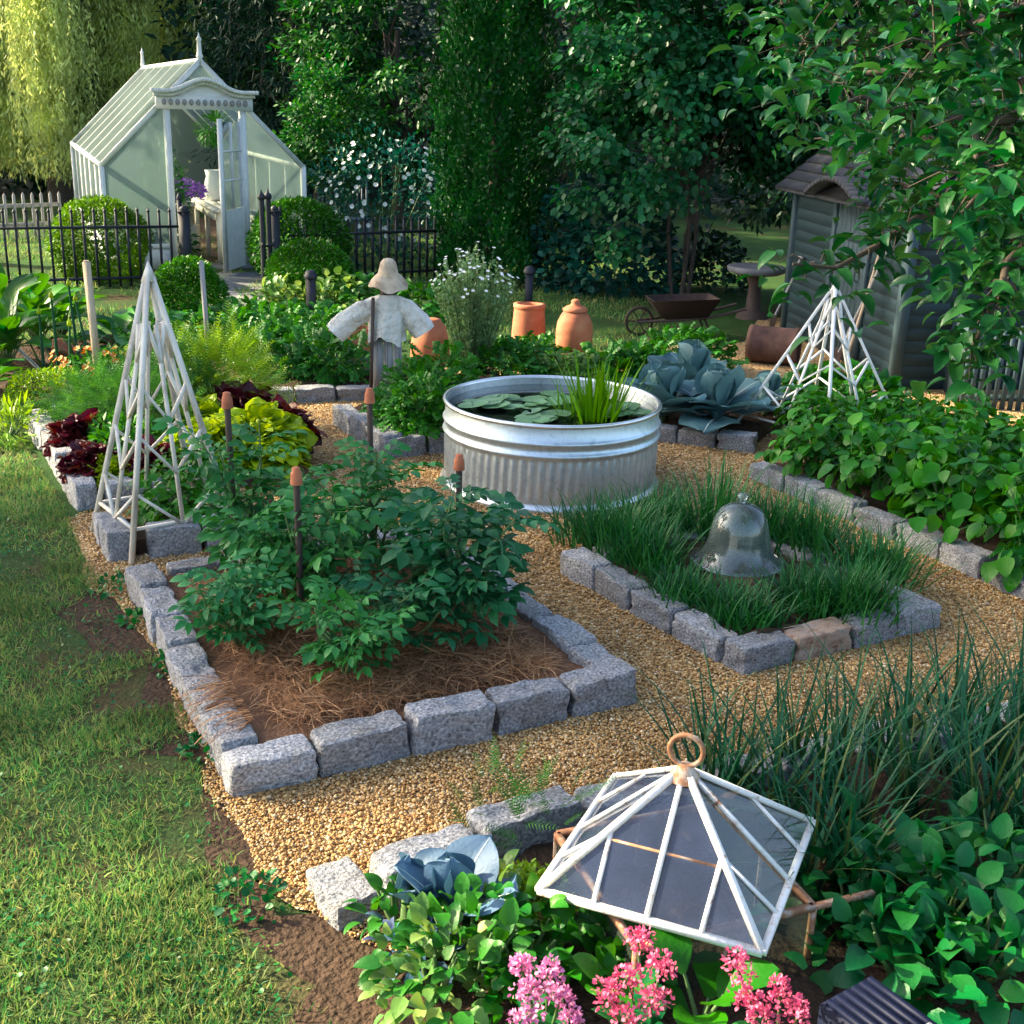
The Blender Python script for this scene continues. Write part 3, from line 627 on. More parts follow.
stones((.98, 9.62), (1.92, 9.30), 3, .15, 'from the left below the blue cabbages', 1)
stones(at(785, 402)[:2], at(925, 428)[:2], 4, .17, 'from the left behind the right hand trellis pyramid', 1)
stones((-.98, 8.83), (-1.54, 9.81), 3, .20, 'from the front along the left side of the parsley bed', -1)
stones((-.98, 8.83), (-.1, 9.25), 3, .18, 'from the left along the front of the parsley bed', 1)
stones((-2.3, 10.42), (-.95, 10.8), 4, .15, 'from the left along the front of the potato bed', 1)
stones((-2.83, 7.42), (-3.87, 9.31), 6, .20, 'from the front along the lawn side of the lettuce bed', -1)
stones((-2.66, 7.49), (-2.10, 7.74), 2, .19, 'from the left along the front edge of the lettuce bed', 1)
stones((-3.80, 9.62), (-3.42, 9.75), 1, .18, 'at the back corner of the lettuce bed beside the thyme mound', 1)
stones((-2.31, 6.51), (-2.58, 7.0), 2, .20, 'from the front along the left of the trellis bed', -1)
stones((-2.12, 6.59), (-1.2, 7.0), 3, .20, 'from the left along the front of the trellis bed', 1)

# ================================================================== stock tank
TC = np.array((.262, 8.42)); TR = .76
t = thing('stock_tank', 'round galvanised metal tank used as a small lily pond', 'water tank', (*TC, 0))
prof = [(TR, .055), (TR, .10), (TR, .12), (TR, .22), (TR, .30), (TR, .355), (TR, .372), (TR+.010, .384), (TR+.018, .396), (TR+.010, .408), (TR, .42), (TR, .455), (TR+.010, .467), (TR+.018, .479), (TR+.010, .491), (TR, .503), (TR, .60)]
def corr(z, a): return .006 * np.sin(a * 74) * np.clip((z - .10) / .03, 0, 1) * np.clip((.372 - z) / .03, 0, 1)
g = G(); g.lathe(prof, n=592, corr=corr); g.lathe([(TR-.012, .60), (TR-.012, .479), (TR-.012, .30)], n=96); g.build('wall', M['zinc'], t, True)
a_ = np.linspace(0, 2*PI, 97)
g = G(); g.lathe([(TR-.016, .60), (TR-.012, .613), (TR, .618), (TR+.014, .613), (TR+.018, .602), (TR+.013, .590), (TR+.002, .586)], n=96); g.build('rim', M['zinc_bright'], t, True)
g = G(); g.lathe([(TR+.03, 0.0), (TR+.034, .02), (TR+.028, .042), (TR+.012, .056), (TR-.002, .062)], n=96); g.build('base_ring', M['zinc_bright'], t, True)
g = G(); a = np.linspace(0, 2*PI, 96, endpoint=False); g.poly(np.c_[(TR-.013)*np.cos(a), (TR-.013)*np.sin(a), np.full(96, .550)]); g.build('water', M['water'], t)
def lily(cx, cy, k, R, label, seed):
    o = thing('water_lily', label, 'water lily', (TC[0]+cx, TC[1]+cy, .553), 0, 'water lilies floating in the metal tank'); rr = np.random.default_rng(seed)
    for i in range(k):
        r = rr.uniform(.07, .13); d = rr.uniform(0, R); an = rr.uniform(0, 6.28); g = G(); m_ = 18
        aa = np.linspace(.25, 2*PI-.25, m_) + rr.uniform(0, 6)
        x, y = d*math.cos(an), d*math.sin(an); til = rr.uniform(0, .04)
        v = [(x, y, .004+i*.0025)] + [(x+r*math.cos(q), y+r*math.sin(q), .005+i*.0025+til*(1+math.cos(q))*.5) for q in aa]
        g.add(v, [(0, j+1, j+2) for j in range(m_-1)]); g.build('lily_pad', M['lily'], o)
    return o
lily(-.40, -.05, 12, .22, 'dark lily pads floating in the left of the metal tank', 1)
lily(-.02, .18, 12, .26, 'pale lily pads floating in the middle of the metal tank', 2)
lily(-.10, -.42, 10, .16, 'bright green lily pads near the front rim of the tank', 3)
lily(.48, -.12, 10, .14, 'yellowish lily pads beside the grass in the tank', 4)
def grassclump(name, label, cat, loc, n, h, w, m, spread=.25, base=.05, tmpl=None, group=None, minr=.55):
    o = thing(name, label, cat, loc, 0, group); g = G()
    P = np.c_[rng.normal(0, base, (n, 2)), np.zeros(n)]; D_ = np.c_[rng.normal(0, spread, (n, 2)) + P[:, :2] * 2.0, np.ones(n)]
    Nn = np.c_[-D_[:, :2], np.full(n, .3)] * -1; Nn = np.c_[D_[:, :2] * -1, np.zeros(n)] + rng.normal(0, .05, (n, 3))
    g.batch(tmpl or BLADE_L, P, D_, Nn, h * rng.uniform(minr, 1.1, n), wid=w / h * rng.uniform(.7, 1.3, n)); g.build('leaves', m, o, smooth=True)
    return o
grassclump('pond_grass', 'upright yellow green iris leaves growing in the tank', 'water plant', (TC[0]+.30, TC[1]-.26, .50), 110, .50, .026, M['iris'], .13, .07, BLADE_S)
grassclump('pond_grass', 'low arching grass at the left of the iris in the tank', 'water plant', (TC[0]+.14, TC[1]-.22, .50), 60, .32, .014, M['iris'], .5, .05)

# ================================================================== trellis pyramids
def obelisk(loc, rz, Rc, h, label, name='trellis_pyramid', lev=(.22, .46, .68), m='weathered_white', seed=0, w=.026):
    o = thing(name, label, 'plant trellis', (*loc, 0), rz, 'white wooden trellis pyramids'); rr = np.random.default_rng(seed)
    C = [np.array((Rc*math.cos(i*PI/2), Rc*math.sin(i*PI/2), 0)) for i in range(4)]; top = np.array((0, 0, h - .06))
    for i in range(4):
        g = G(); g.bar(C[i], top * .999 + C[i] * .035, w, w*.8); g.build('leg', M[m], o)
    for i in range(4):
        a, b = C[i], C[(i+1) % 4]; mid = (a + b) / 2; g = G()
        P = lambda q, z: q * (1 - z / (h - .06)) + np.array((0, 0, z))
        g.bar(P(mid, .10), P(mid, h * .80), w * .75, w * .5); g.build('centre_stick', M[m], o)
        for f in lev:
            zt = h * f; zb = zt - h * .13; jj = rr.uniform(-.02, .02)
            for q in (a, b):
                g = G(); g.bar(P(q, zt + jj) * 1.012 * np.array((1, 1, 1 / 1.012)), P(mid, zb) * np.array((1.02, 1.02, 1)), w * .7, w * .5); g.build('brace', M[m], o)
        g = G(); g.bar(P(a, .20) * np.array((.99, .99, 1)), P(b, .20) * np.array((.99, .99, 1)), w * .7, w * .55); g.build('rail', M[m], o)
    g = G(); s = .035; g.add([(-s,-s,h-.09),(s,-s,h-.09),(s,s,h-.09),(-s,s,h-.09),(0,0,h+.03)], [(0,1,4),(1,2,4),(2,3,4),(3,0,4)], [(3,2,1,0)]); g.build('cap', M[m], o)
    return o
obelisk((-2.12, 6.98), math.radians(-98), .48, 1.66, 'tall weathered white stick pyramid by the lawn and lettuce bed', seed=1, w=.030, lev=(.24, .42, .60, .80))
obelisk((2.52, 9.75), math.radians(-98), .74, 1.32, 'shorter white stick pyramid behind the bean plants near the shed', seed=2, lev=(.34, .54, .74, .90), w=.027, m='white_paint')

# ================================================================== stakes
def ztop(p, py):
    lo, hi = 0., 8.
    for _ in range(40):
        m_ = (lo + hi) / 2; z = m_ - HC; dep = p[1]*math.cos(PITCH) - z*math.sin(PITCH); up = p[1]*math.sin(PITCH) + z*math.cos(PITCH)
        y = 512 + _s * p[0]/dep*F - _c * up/dep*F
        if y > py: lo = m_
        else: hi = m_
    return lo
for px, pb, pt, lab in ((236, 590, 392, 'dark stake with terracotta cap at the back left of the tomato bed'), (301, 640, 467, 'dark stake with terracotta cap in the middle of the tomato plants'),
                        (371, 560, 388, 'dark stake with terracotta cap nearest the scarecrow'), (457, 600, 454, 'dark stake with terracotta cap in front of the metal tank')):
    p = at(px, pb); h = ztop(p, pt); t = thing('plant_stake', lab, 'garden stake', (p[0], p[1], 0), 0, 'capped stakes in the tomato bed')
    g = G(); g.tube([(0, 0, 0), (.004, 0, h * .5), (0, 0, h - .075)], .017, 8); g.build('post', M['wood_dark'], t)
    g = G(); g.lathe([(.031, h-.085), (.027, h-.03), (.022, h-.024), (.020, h-.004), (.012, h), (.001, h+.001)], n=16); g.build('cap', M['terracotta'], t, True)
for px, pb, pt, r, mm, lab in ((101, 400, 262, .028, 'wood_pale', 'pale square stake beside the yellow flowers'), (211, 385, 262, .020, 'wood_grey', 'thin grey brown stake behind the feathery plants')):
    p = at(px, pb); h = ztop(p, pt); g = G(); g.bar((0, 0, 0), (-.03, 0, h), r * 2); g.tube([(-.03, 0, h), (-.03, 0, h + .012)], r * .9, 8)
    tag(g.build('garden_stake', M[mm], loc=(p[0], p[1], 0)), lab, 'garden stake')
for px, pb, pt, lab in ((312, 335, 270, 'short black post standing in front of the round box bush'), (528, 318, 266, 'short black post beside the tall white flowering plant')):
    p = at(px, pb); h = ztop(p, pt); t = thing('bollard', lab, 'post', (p[0], p[1], 0), 0, 'short black posts in the back beds')
    g = G(); g.box((0, 0, h/2 - .04), (.10, .10, h - .08)); g.build('post', M['black_iron'], t)
    g = G(); g.lathe([(.075, h-.09), (.08, h-.06), (.07, h-.05), (.06, h-.02), (.03, h), (.001, h)], n=14); g.build('cap', M['black_iron'], t, True)
# leaning white cane and bent twig hoop at the left edge
g = G(); p = at(42, 372); g.tube([p, p + np.array((-.30, .1, .25)), p + np.array((-.62, .15, .52))], .017, 7); tag(g.build('leaning_cane', M['weathered_white']), 'pale bare cane leaning to the left by the broad leaves', 'cane')
g = G(); p = at(18, 405); g.tube([p, p + np.array((.0, 0, .3)), p + np.array((.16, .0, .26))], .015, 6, cap=True); tag(g.build('bent_twig', M['wood_pale']), 'short bent twig stuck in the ground beside the thyme mound', 'twig')

# ================================================================== scarecrow
p = at(387, 405); t = thing('scarecrow', 'scarecrow in a loose pale shirt and floppy beige hat on a weathered board', 'scarecrow', (p[0], p[1], 0), math.radians(6))
g = G()
for x_, w_ in ((-.075, .085), (.012, .08), (.095, .078)): g.bar((x_-.005, .0, 0), (x_, .0, .70), w_, .045, up=(0, 1, 0))
g.bar((0, .02, .6), (0, .02, 1.1), .06, .04, up=(0, 1, 0)); g.build('post', M['wood_grey'], t)
g = G(); g.bar((-.145, -.085, .0), (-.115, -.085, .97), .03, .03, up=(0, 1, 0)); g.build('stick', M['wood_dark'], t)
g = G(); g.tube([(-.50, 0, .66), (-.25, .0, .86), (0, 0, .94), (.2, 0, .87), (.36, 0, .72)], .014, 6); g.build('crossbar', M['wood_pale'], t)
g = G(); nu, nv = 40, 26; v = []
for j in range(nv + 1):
    q = j / nv; z = .985 - .40 * q * (1 + .10 * math.sin(j) * 0)
    rx = .06 + .09 * min(1, q * 6) ** .6 + .01 * q; ry = .05 + .03 * min(1, q * 4) + .03 * q
    for i in range(nu):
        a = 2 * PI * i / nu; fo = 1 + .10 * (.15 + q) * math.sin(a * 7 + 2 * q) + .05 * math.sin(a * 13 + 5 * q)
        v.append((rx * math.cos(a) * fo, ry * math.sin(a) * fo, z + (.035 * math.sin(a * 3 + 1) + .012 * math.sin(a * 9)) * q ** 3))
f = [(j*nu+i, (j+1)*nu+i, (j+1)*nu+(i+1) % nu, j*nu+(i+1) % nu) for j in range(nv) for i in range(nu)]
g.add(v, f)
def sleeve(g, pts, r, ph):
    pts = np.array(pts); k = len(pts); n = 26
    for_ = []; tt = nrm(np.gradient(pts, axis=0))
    for i in range(k):
        d = tt[i]; x = nrm(np.cross(d, (0, 1, 0))); y = np.cross(x, d)
        for j in range(n):
            a = 2 * PI * j / n; fo = 1 + .10 * math.sin(5 * a + ph + i * .5) + .08 * math.sin(i * 1.9 + 2 * a)
            for_.append(pts[i] + (x * math.cos(a) * r[i] + y * math.sin(a) * r[i] * .6) * fo)
    g.add(for_, [(i*n+j, i*n+(j+1) % n, (i+1)*n+(j+1) % n, (i+1)*n+j) for i in range(k-1) for j in range(n)])
ls = np.linspace(0, 1, 10)[:, None]; L = np.array((-.02, 0, .89)) * (1 - ls) + np.array((-.45, -.02, .64)) * ls + np.c_[np.zeros(10), np.zeros(10), .06 * np.sin(ls[:, 0] * PI)]
sleeve(g, L, np.linspace(.085, .10, 10), 0)
R_ = np.array((.04, 0, .89)) * (1 - ls) + np.array((.33, -.02, .66)) * ls + np.c_[np.zeros(10), np.zeros(10), .07 * np.sin(ls[:, 0] * PI)]
sleeve(g, R_, np.linspace(.085, .105, 10), 2)
g.build('shirt', M['cloth'], t, True)
g = G(); g.lathe([(.001, 1.16), (.055, 1.13), (.068, 1.06), (.05, .985), (.03, .95)], n=16); g.build('head', M['wood_dark'], t, True)
g = G(); n = 36; v = []
hp = [(.001, 1.30), (.04, 1.292), (.066, 1.265), (.078, 1.22), (.088, 1.17), (.115, 1.135), (.150, 1.09), (.172, 1.045)]
for r, z in hp:
    for i in range(n):
        a = 2 * PI * i / n; v.append((r * math.cos(a) + .015, r * math.sin(a) * .95, z + (r > .1) * .022 * math.sin(a * 2 + 1) * (r - .09) / .08 + (r > .1) * .012 * math.sin(5 * a)))
g.add(v, [(i*n+j, (i+1)*n+j, (i+1)*n+(j+1) % n, i*n+(j+1) % n) for i in range(len(hp)-1) for j in range(n)])
g.build('hat', M['hat'], t, True)
g = G(); g.lathe([(.084, 1.185), (.093, 1.16), (.100, 1.15)], c=(.015, 0, 0), n=36); g.build('hat_band', M['wood_pale'], t, True)

# ================================================================== terracotta
def pot(prof, loc, name, label, m='terracotta', cat='terracotta pot', R=None, extra=None, n=40, grp=None):
    t = thing(name, label, cat, loc, 0, grp); g = G(); g.lathe(prof, n=n, R=R); g.build('body', M[m], t, True)
    if extra: g = G(); g.lathe(extra[1], n=n, R=R); g.build(extra[0], M[m], t, True)
    return t
p = at(573, 362); pot([(.20, 0), (.205, .03), (.19, .06), (.16, .10), (.155, .13), (.19, .17), (.195, .20), (.195, .34), (.185, .42), (.15, .50), (.11, .55)], p, 'rhubarb_forcer', 'tall bell shaped terracotta forcing pot with a lid', cat='forcing pot',
    extra=('lid', [(.13, .545), (.135, .565), (.10, .59), (.06, .605), (.045, .625), (.05, .645), (.03, .665), (.001, .67)]))
p = at(528, 352); pot([(.19, 0), (.185, .25), (.165, .50), (.16, .53), (.135, .53), (.13, .45)], p, 'rhubarb_forcer', 'open straight sided terracotta forcing pot behind the tank', cat='forcing pot', extra=('rim', [(.168, .48), (.178, .50), (.176, .53), (.14, .536)]))
p = at(430, 362); pot([(.21, 0), (.20, .2), (.165, .38), (.12, .42), (.11, .45), (.05, .46), (.001, .46)], p, 'rhubarb_forcer', 'terracotta forcing pot partly hidden behind the right sleeve of the scarecrow', cat='forcing pot')
p = at(357, 362); pot([(.17, 0), (.16, .3), (.15, .36), (.12, .36), (.11, .3)], p, 'clay_pot', 'terracotta pot half hidden behind the left sleeve of the scarecrow')
p = at(56, 368); ry = np.array(Matrix.Rotation(math.radians(25), 3, 'Y')); pot([(.001, .0), (.07, 0), (.105, .2), (.12, .2), (.12, .25), (.10, .25), (.09, .05)], p, 'clay_pot', 'small tilted terracotta pot among the leek stalks', R=ry)
p = at(264, 392); pot([(.001, 0), (.09, 0), (.12, .09), (.13, .09), (.13, .12), (.11, .12), (.10, .03)], p, 'clay_pot', 'low dull clay pot behind the frilly red lettuce', m='terracotta_dark')
p = at(865, 418); o = pot([(.001, 0), (.11, 0), (.15, .2), (.165, .2), (.165, .25), (.14, .25), (.13, .1)], p, 'clay_pot', 'brown clay pot with a leafy plant behind the right trellis', m='terracotta_dark')
p = at(772, 364); rx = np.array(Matrix.Rotation(math.radians(70), 3, 'Z') @ Matrix.Rotation(math.radians(90), 3, 'X'))
pot([(.15, -.27), (.20, -.27), (.205, -.22), (.195, -.2), (.195, .2), (.21, .22), (.21, .27), (.16, .27), (.15, .2), (.15, -.27)], (p[0], p[1], .205), 'clay_pipe', 'thick rusty brown clay pipe lying on the gravel by the shed', m='terracotta_dark', cat='clay pipe', R=rx)

# ================================================================== glass bell and lantern cloche
p = at(735, 583); t = thing('bell_cloche', 'clear glass bell cloche standing among the chives', 'cloche', (p[0], p[1], .11))
g = G(); bp = [(.250, 0), (.222, .018), (.195, .045), (.175, .085), (.164, .13), (.155, .18), (.142, .232), (.116, .275), (.08, .30), (.04, .312), (.001, .314)]
g.lathe(bp, n=64); g.lathe([(r - .004 if r > .01 else r, z - .004) for r, z in bp], n=64); g.build('bell', M['bell_glass'], t, True)
g = G(); g.lathe([(.001, .314), (.018, .318), (.016, .328), (.03, .34), (.034, .352), (.024, .364), (.001, .368)], n=24); g.build('knob', M['bell_glass'], t, True)
g = G(); g.lathe([(.247, -.002), (.257, .002), (.255, .012), (.245, .012)], n=64); g.build('rim', M['bell_glass'], t, True); t.scale = (1.05, 1.05, 1.12); t.location.z = .135

LID = math.radians(-24)
t = thing('lantern_cloche', 'square lantern cloche with glass sides, white glazing bars and rusty frame', 'cloche', (.57, 3.30, 0), 0)
def lidpt(x, y, z):  # lid space (side half .34), slightly tilted
    q = Matrix.Rotation(LID, 3, 'Z') @ Matrix.Rotation(math.radians(2.5), 3, 'X') @ Matrix.Rotation(math.radians(-1.5), 3, 'Y') @ Vector((x, y, z)); return np.array((q.x, q.y, q.z + .355))
hw, rs = .345, .30; ap = .045
lid = None
gb = G(); cor = [(-hw, -hw), (hw, -hw), (hw, hw), (-hw, hw)]
for i in range(4):
    a, b = cor[i], cor[(i+1) % 4]; gb.bar(lidpt(*a, 0), lidpt(*b, 0), .022, .018)
    gb.bar(lidpt(*a, 0), lidpt(a[0]/hw*ap*.5, a[1]/hw*ap*.5, rs), .020, .016)
lid = gb.build('lid_frame', M['rusty_white'], t)
gj = G()
for i in range(4):
    a, b = np.array(cor[i]), np.array(cor[(i+1) % 4]); m_ = (a + b) / 2
    gj.bar(lidpt(*m_, .002), lidpt(m_[0]/hw*ap*.5, m_[1]/hw*ap*.5, rs), .016, .013)
    for q in (.26, .74):
        s_ = a * (1 - q) + b * q; tt_ = 1 - 2 * min(q, 1 - q)   # meets the hip
        hipc = a if q < .5 else b; hp_ = hipc * (1 - .50); gj.bar(lidpt(*s_, .002), lidpt(hp_[0], hp_[1], rs * .505), .014, .012)
gj.build('glazing_bar', M['rusty_white'], lid)
for i in range(4):
    a, b = np.array(cor[i]) * .99, np.array(cor[(i+1) % 4]) * .99; g = G()
    g.add([lidpt(*a, .001), lidpt(*b, .001), lidpt(b[0]/hw*ap*.4, b[1]/hw*ap*.4, rs-.004), lidpt(a[0]/hw*ap*.4, a[1]/hw*ap*.4, rs-.004)], [(0,1,2,3)]); g.build('pane', M['pane'] if i in (0, 3) else M['pane_dark'], lid)
g = G(); g.bar(lidpt(-.17, -.19, rs*.44), lidpt(.17, -.19, rs*.44), .014, .012); g.build('inner_bar', M['rust_bar'], lid)
g = G(); q = lidpt(0, 0, rs); g.lathe([(.05, -.02), (.045, 0), (.03, .012), (.022, .03), (.001, .032)], c=q, n=10); g.build('crown_fitting', M['rust_bar'], lid)
g = G(); a = np.linspace(0, 2*PI, 33); g.tube([q + np.array((.052*math.cos(s_)*.95, .052*math.cos(s_)*-.3, .078 + .052*math.sin(s_))) for s_ in a], .0085, 8, cap=False); g.build('ring_handle', M['rust_bar'], lid, True)
# glass base, turned against the lid
BY = math.radians(21); bw, bh = .30, .30
def bpt(x, y, z): return np.array((x*math.cos(BY) - y*math.sin(BY), x*math.sin(BY) + y*math.cos(BY), z))
g = G(); gp = [(-bw, -bw), (bw, -bw), (bw, bw), (-bw, bw)]
for i in range(4):
    a, b = gp[i], gp[(i+1) % 4]; g.bar(bpt(*a, bh), bpt(*b, bh), .022, .018); g.bar(bpt(*a, .05), bpt(*b, .05), .018, .016); g.bar(bpt(*a, .03), bpt(*a, bh), .018, .018)
    m_ = ((a[0]+b[0])/2, (a[1]+b[1])/2); g.bar(bpt(*m_, .05), bpt(*m_, bh), .010, .010)
g.bar(bpt(bw, -bw, bh), bpt(bw + .22, -bw - .0, bh + .0), .018, .016)
base = g.build('base_frame', M['rust_bar'], t)
for i in range(4):
    a, b = gp[i], gp[(i+1) % 4]; g = G(); g.add([bpt(*a, .05), bpt(*b, .05), bpt(*b, bh), bpt(*a, bh)], [(0,1,2,3)]); g.build('side_pane', M['pane_dark'], base)

# ================================================================== greenhouse
GW, GL, EZ, RZ = 3.02, 8.0, 1.54, 3.05
gh = thing('greenhouse', 'white framed greenhouse with milky panels and ornate arched doorway', 'greenhouse', (-6.24, 18.57, 0), math.radians(22.42))
def frame_bars(L, w=.05, d=.05, name='frame', par=gh, m='white_paint'):
    g = G()
    for a, b in L: g.bar(a, b, w, d)
    return g.build(name, M[m], par)
zr = lambda x: EZ + (RZ - EZ) * (1 - abs(x - GW/2) / (GW/2))
DX0, DX1, DH = .98, 2.10, 2.36
frame_bars([((0,0,0),(0,0,EZ)), ((GW,0,0),(GW,0,EZ)), ((0,GL,0),(0,GL,EZ)), ((GW,GL,0),(GW,GL,EZ)), ((0,0,EZ),(0,GL,EZ)), ((GW,0,EZ),(GW,GL,EZ)), ((GW/2,0,RZ),(GW/2,GL,RZ)),
            ((0,0,EZ),(GW/2,0,RZ)), ((GW,0,EZ),(GW/2,0,RZ)), ((0,GL,EZ),(GW/2,GL,RZ)), ((GW,GL,EZ),(GW/2,GL,RZ)), ((0,0,.35),(DX0,0,.35)), ((DX1,0,.35),(GW,0,.35)), ((0,0,.35),(0,GL,.35)), ((GW,0,.35),(GW,GL,.35)), ((0,GL,.35),(GW,GL,.35))], .075, .07)
for side, x0 in (('l', 0), ('r', GW)):
    g = G()
    for k in range(1, 6): y = GL * k / 6; g.bar((x0, y, 0), (x0, y, EZ), .03); g.bar((x0, y, EZ+.02), (GW/2, y, RZ+.02), .022)
    g.build('glazing_bars', M['white_paint'], gh)
    g = G(); e = .012; s_ = -1 if x0 == 0 else 1
    g.add([(x0,0,.35),(x0,GL,.35),(x0,GL,EZ),(x0,0,EZ)], [(0,1,2,3)]); g.build('side_panel', M['poly'], gh)
    g = G(); g.add([(x0,-.06,EZ+.03),(x0,GL+.06,EZ+.03),(GW/2,GL+.06,RZ+.03),(GW/2,-.06,RZ+.03)], [(0,1,2,3)]); g.build('roof_panel', M['poly'], gh)
    g = G(); g.box((x0, GL/2, .17), (.05, GL-.1, .33)); g.build('base_wall', M['white_paint'], gh)
g = G(); g.add([(0,0,.35),(DX0,0,.35),(DX0,0,zr(DX0)),(0,0,EZ)], [(0,1,2,3)]); g.build('front_panel', M['poly'], gh)
g = G(); g.add([(DX1,0,.35),(GW,0,.35),(GW,0,EZ),(DX1,0,zr(DX1))], [(0,1,2,3)]); g.build('front_panel', M['poly'], gh)
g = G(); g.add([(0,GL,.35),(GW,GL,.35),(GW,GL,EZ),(GW/2,GL,RZ),(0,GL,EZ)], [(0,1,2,3,4)]); g.build('back_panel', M['poly'], gh)
g = G(); g.add([(DX0+.05,0,zr(DX0+.05)-.03),(DX0+.05,0,2.4),(DX1-.05,0,2.4),(DX1-.05,0,zr(DX1-.05)-.03),(GW/2,0,RZ-.03)], [(0,1,2,3,4)]); g.build('gable_panel', M['poly'], gh)
for a, b in ((DX0/2, DX0-.02), ((DX1+GW)/2, GW-DX1-.02)): g = G(); g.box((a, 0, .17), (b, .05, .33)); g.build('front_base_wall', M['white_paint'], gh)
df = frame_bars([((DX0,-.03,0),(DX0,-.03,DH)), ((DX1,-.03,0),(DX1,-.03,DH))], .085, .09, 'door_frame')
g = G(); g.box(((DX0+DX1)/2, -.06, .03), (DX1-DX0+.2, .5, .06)); g.build('threshold', M['stone_path'], df)
# entablature: frieze with drops, cornice and arched moulding
cx = (DX0 + DX1) / 2; g = G(); g.box((cx, -.06, DH+.10), (DX1-DX0+.30, .10, .20)); en = g.build('entablature', M['white_paint'], gh)
g = G()
for i in range(13):
    x = cx - .60 + 1.2 * i / 12; arch = .10 * max(0, 1 - ((x - cx) / .5) ** 2)
    g.lathe([(.001, -.05), (.028, -.03), (.036, 0), (.028, .03), (.001, .05)], c=(x, -.125, DH + .10 + arch * .0), n=8)
g.build('scallop', M['wood_grey'], en, True)
g = G(); xs = np.linspace(-.78, .78, 40)
def cz(x): return DH + .26 + (.17 * (math.cos(x / .55 * PI) * .5 + .5) if abs(x) < .55 else 0)
for a, b in zip(xs[:-1], xs[1:]):
    g.bar((cx+a, -.14, cz(a)), (cx+b+.002, -.14, cz(b)), .20, .055, up=(0, 0, 1)); g.bar((cx+a*.95, -.10, cz(a)-.055), (cx+b*.95+.002, -.10, cz(b)-.055), .12, .05, up=(0, 0, 1))
g.build('cornice', M['white_paint'], en)
g = G(); v = [(cx+x*.9, -.055, cz(x)-.04) for x in xs] ; v2 = [(cx+x*.9, -.055, DH+.18) for x in xs]; g.add(v + v2, [(i, i+1, 40+i+1, 40+i) for i in range(39)]); g.build('tympanum', M['white_paint'], en)
for y, hgt in ((0, .36), (GL, .36)):
    g = G(); g.lathe([(.035, RZ), (.04, RZ+.04), (.055, RZ+.06), (.04, RZ+.09), (.034, RZ+.14), (.030, RZ+.28), (.045, RZ+.30), (.02, RZ+.33), (.001, RZ+.40)], c=(GW/2, y, 0), n=12); g.build('finial', M['white_paint'], gh, True)
# open door leaf

hx = np.array((DX1 - .04, -.08, 0)); ca, sa = math.cos(math.radians(-22.42)), math.sin(math.radians(-22.42)); wd = np.array((-.12, -.99)); dd = np.array((wd[0]*ca - wd[1]*sa, wd[0]*sa + wd[1]*ca, 0)) * .90
Z = lambda q, z: hx + dd * q + np.array((0, 0, z))
g = G()
for a, b in ((Z(0,.05),Z(0,2.25)), (Z(1,.05),Z(1,2.25)), (Z(0,.08),Z(1,.08)), (Z(0,2.22),Z(1,2.22)), (Z(0,.95),Z(1,.95))): g.bar(a, b, .045, .11, up=tuple(dd))
g.add([Z(0,.06)+(.01,0,0), Z(1,.06)+(.01,0,0), Z(1,.95)+(.01,0,0), Z(0,.95)+(.01,0,0)], [(0,1,2,3)]); door = g.build('door', M['white_paint'], gh)
g = G()
for z in (1.37, 1.79): g.bar(Z(0,z), Z(1,z), .03, .03)
g.bar(Z(.5,.95), Z(.5,2.2), .03, .03); g.build('door_bars', M['white_paint'], door)
g = G(); g.add([Z(0,.95), Z(1,.95), Z(1,2.2), Z(0,2.2)], [(0,1,2,3)]); g.build('door_pane', M['pane'], door)
def ghw(x, y, z=0):
    a = math.radians(22.42); return (-6.24 + x*math.cos(a) - y*math.sin(a), 18.57 + x*math.sin(a) + y*math.cos(a), z)
t = thing('potting_bench', 'white slatted potting bench inside the greenhouse doorway', 'bench', ghw(2.0, 1.35), math.radians(22.42))
g = G(); 
for k in range(5): g.box((-.32 + .16*k, 0, .86), (.145, 2.6, .035))
g.build('bench_top', M['weathered_white'], t)
for x in (-.3, .3):
    for y in (-1.2, 0, 1.2): g = G(); g.box((x, y, .42), (.07, .07, .84)); g.build('leg', M['weathered_white'], t)
g = G(); g.box((-.36, 0, .78), (.03, 2.5, .10)); g.build('apron', M['weathered_white'], t)
p = ghw(1.85, 1.9, .0)
t = thing('flowerpot_stand', 'purple flowering plant in a pale pot in the greenhouse', 'potted plant', ghw(1.35, 1.3, .0)); g = G(); g.lathe([(.001, .55), (.12, .55), (.15, .85), (.17, .85), (.16, .9), (.12, .9)], n=20); g.box((0, 0, .27), (.34, .34, .54)); g.build('pot', M['weathered_white'], t)
g = G(); P, O = dome(500, (0, 0, 1.05), (.36, .3, .2), -.5); g.batch(LEAF4, P, O + rng.normal(0, .5, P.shape), O, .06); g.build('flowers', M['purple_flower'], t)
for x, y, z, r, h, lab in ((2.0, .8, .88, .11, .40, 'white enamel jug at the near end of the potting bench'), (1.9, 1.9, .88, .15, .5, 'tall white container further back on the potting bench')):
    t = thing('white_container', lab, 'container', ghw(x, y, z)); g = G(); g.lathe([(.001, 0), (r*.8, 0), (r, h*.1), (r*.9, h*.6), (r*.7, h*.8), (r*.85, h), (r*.8, h), (r*.6, h*.8)], n=20); g.build('body', M['white_paint'], t, True)
    g = G(); g.tube([(r*.8, 0, h*.85), (r*1.5, 0, h*.75), (r*1.5, 0, h*.45), (r*.9, 0, h*.3)], .012, 6); g.build('handle', M['white_paint'], t, True)
pot([(.001, 0), (.08, 0), (.11, .16), (.12, .16), (.12, .2), (.1, .2)], ghw(2.2, .35, .88), 'clay_pot', 'small terracotta pot on the near end of the potting bench')
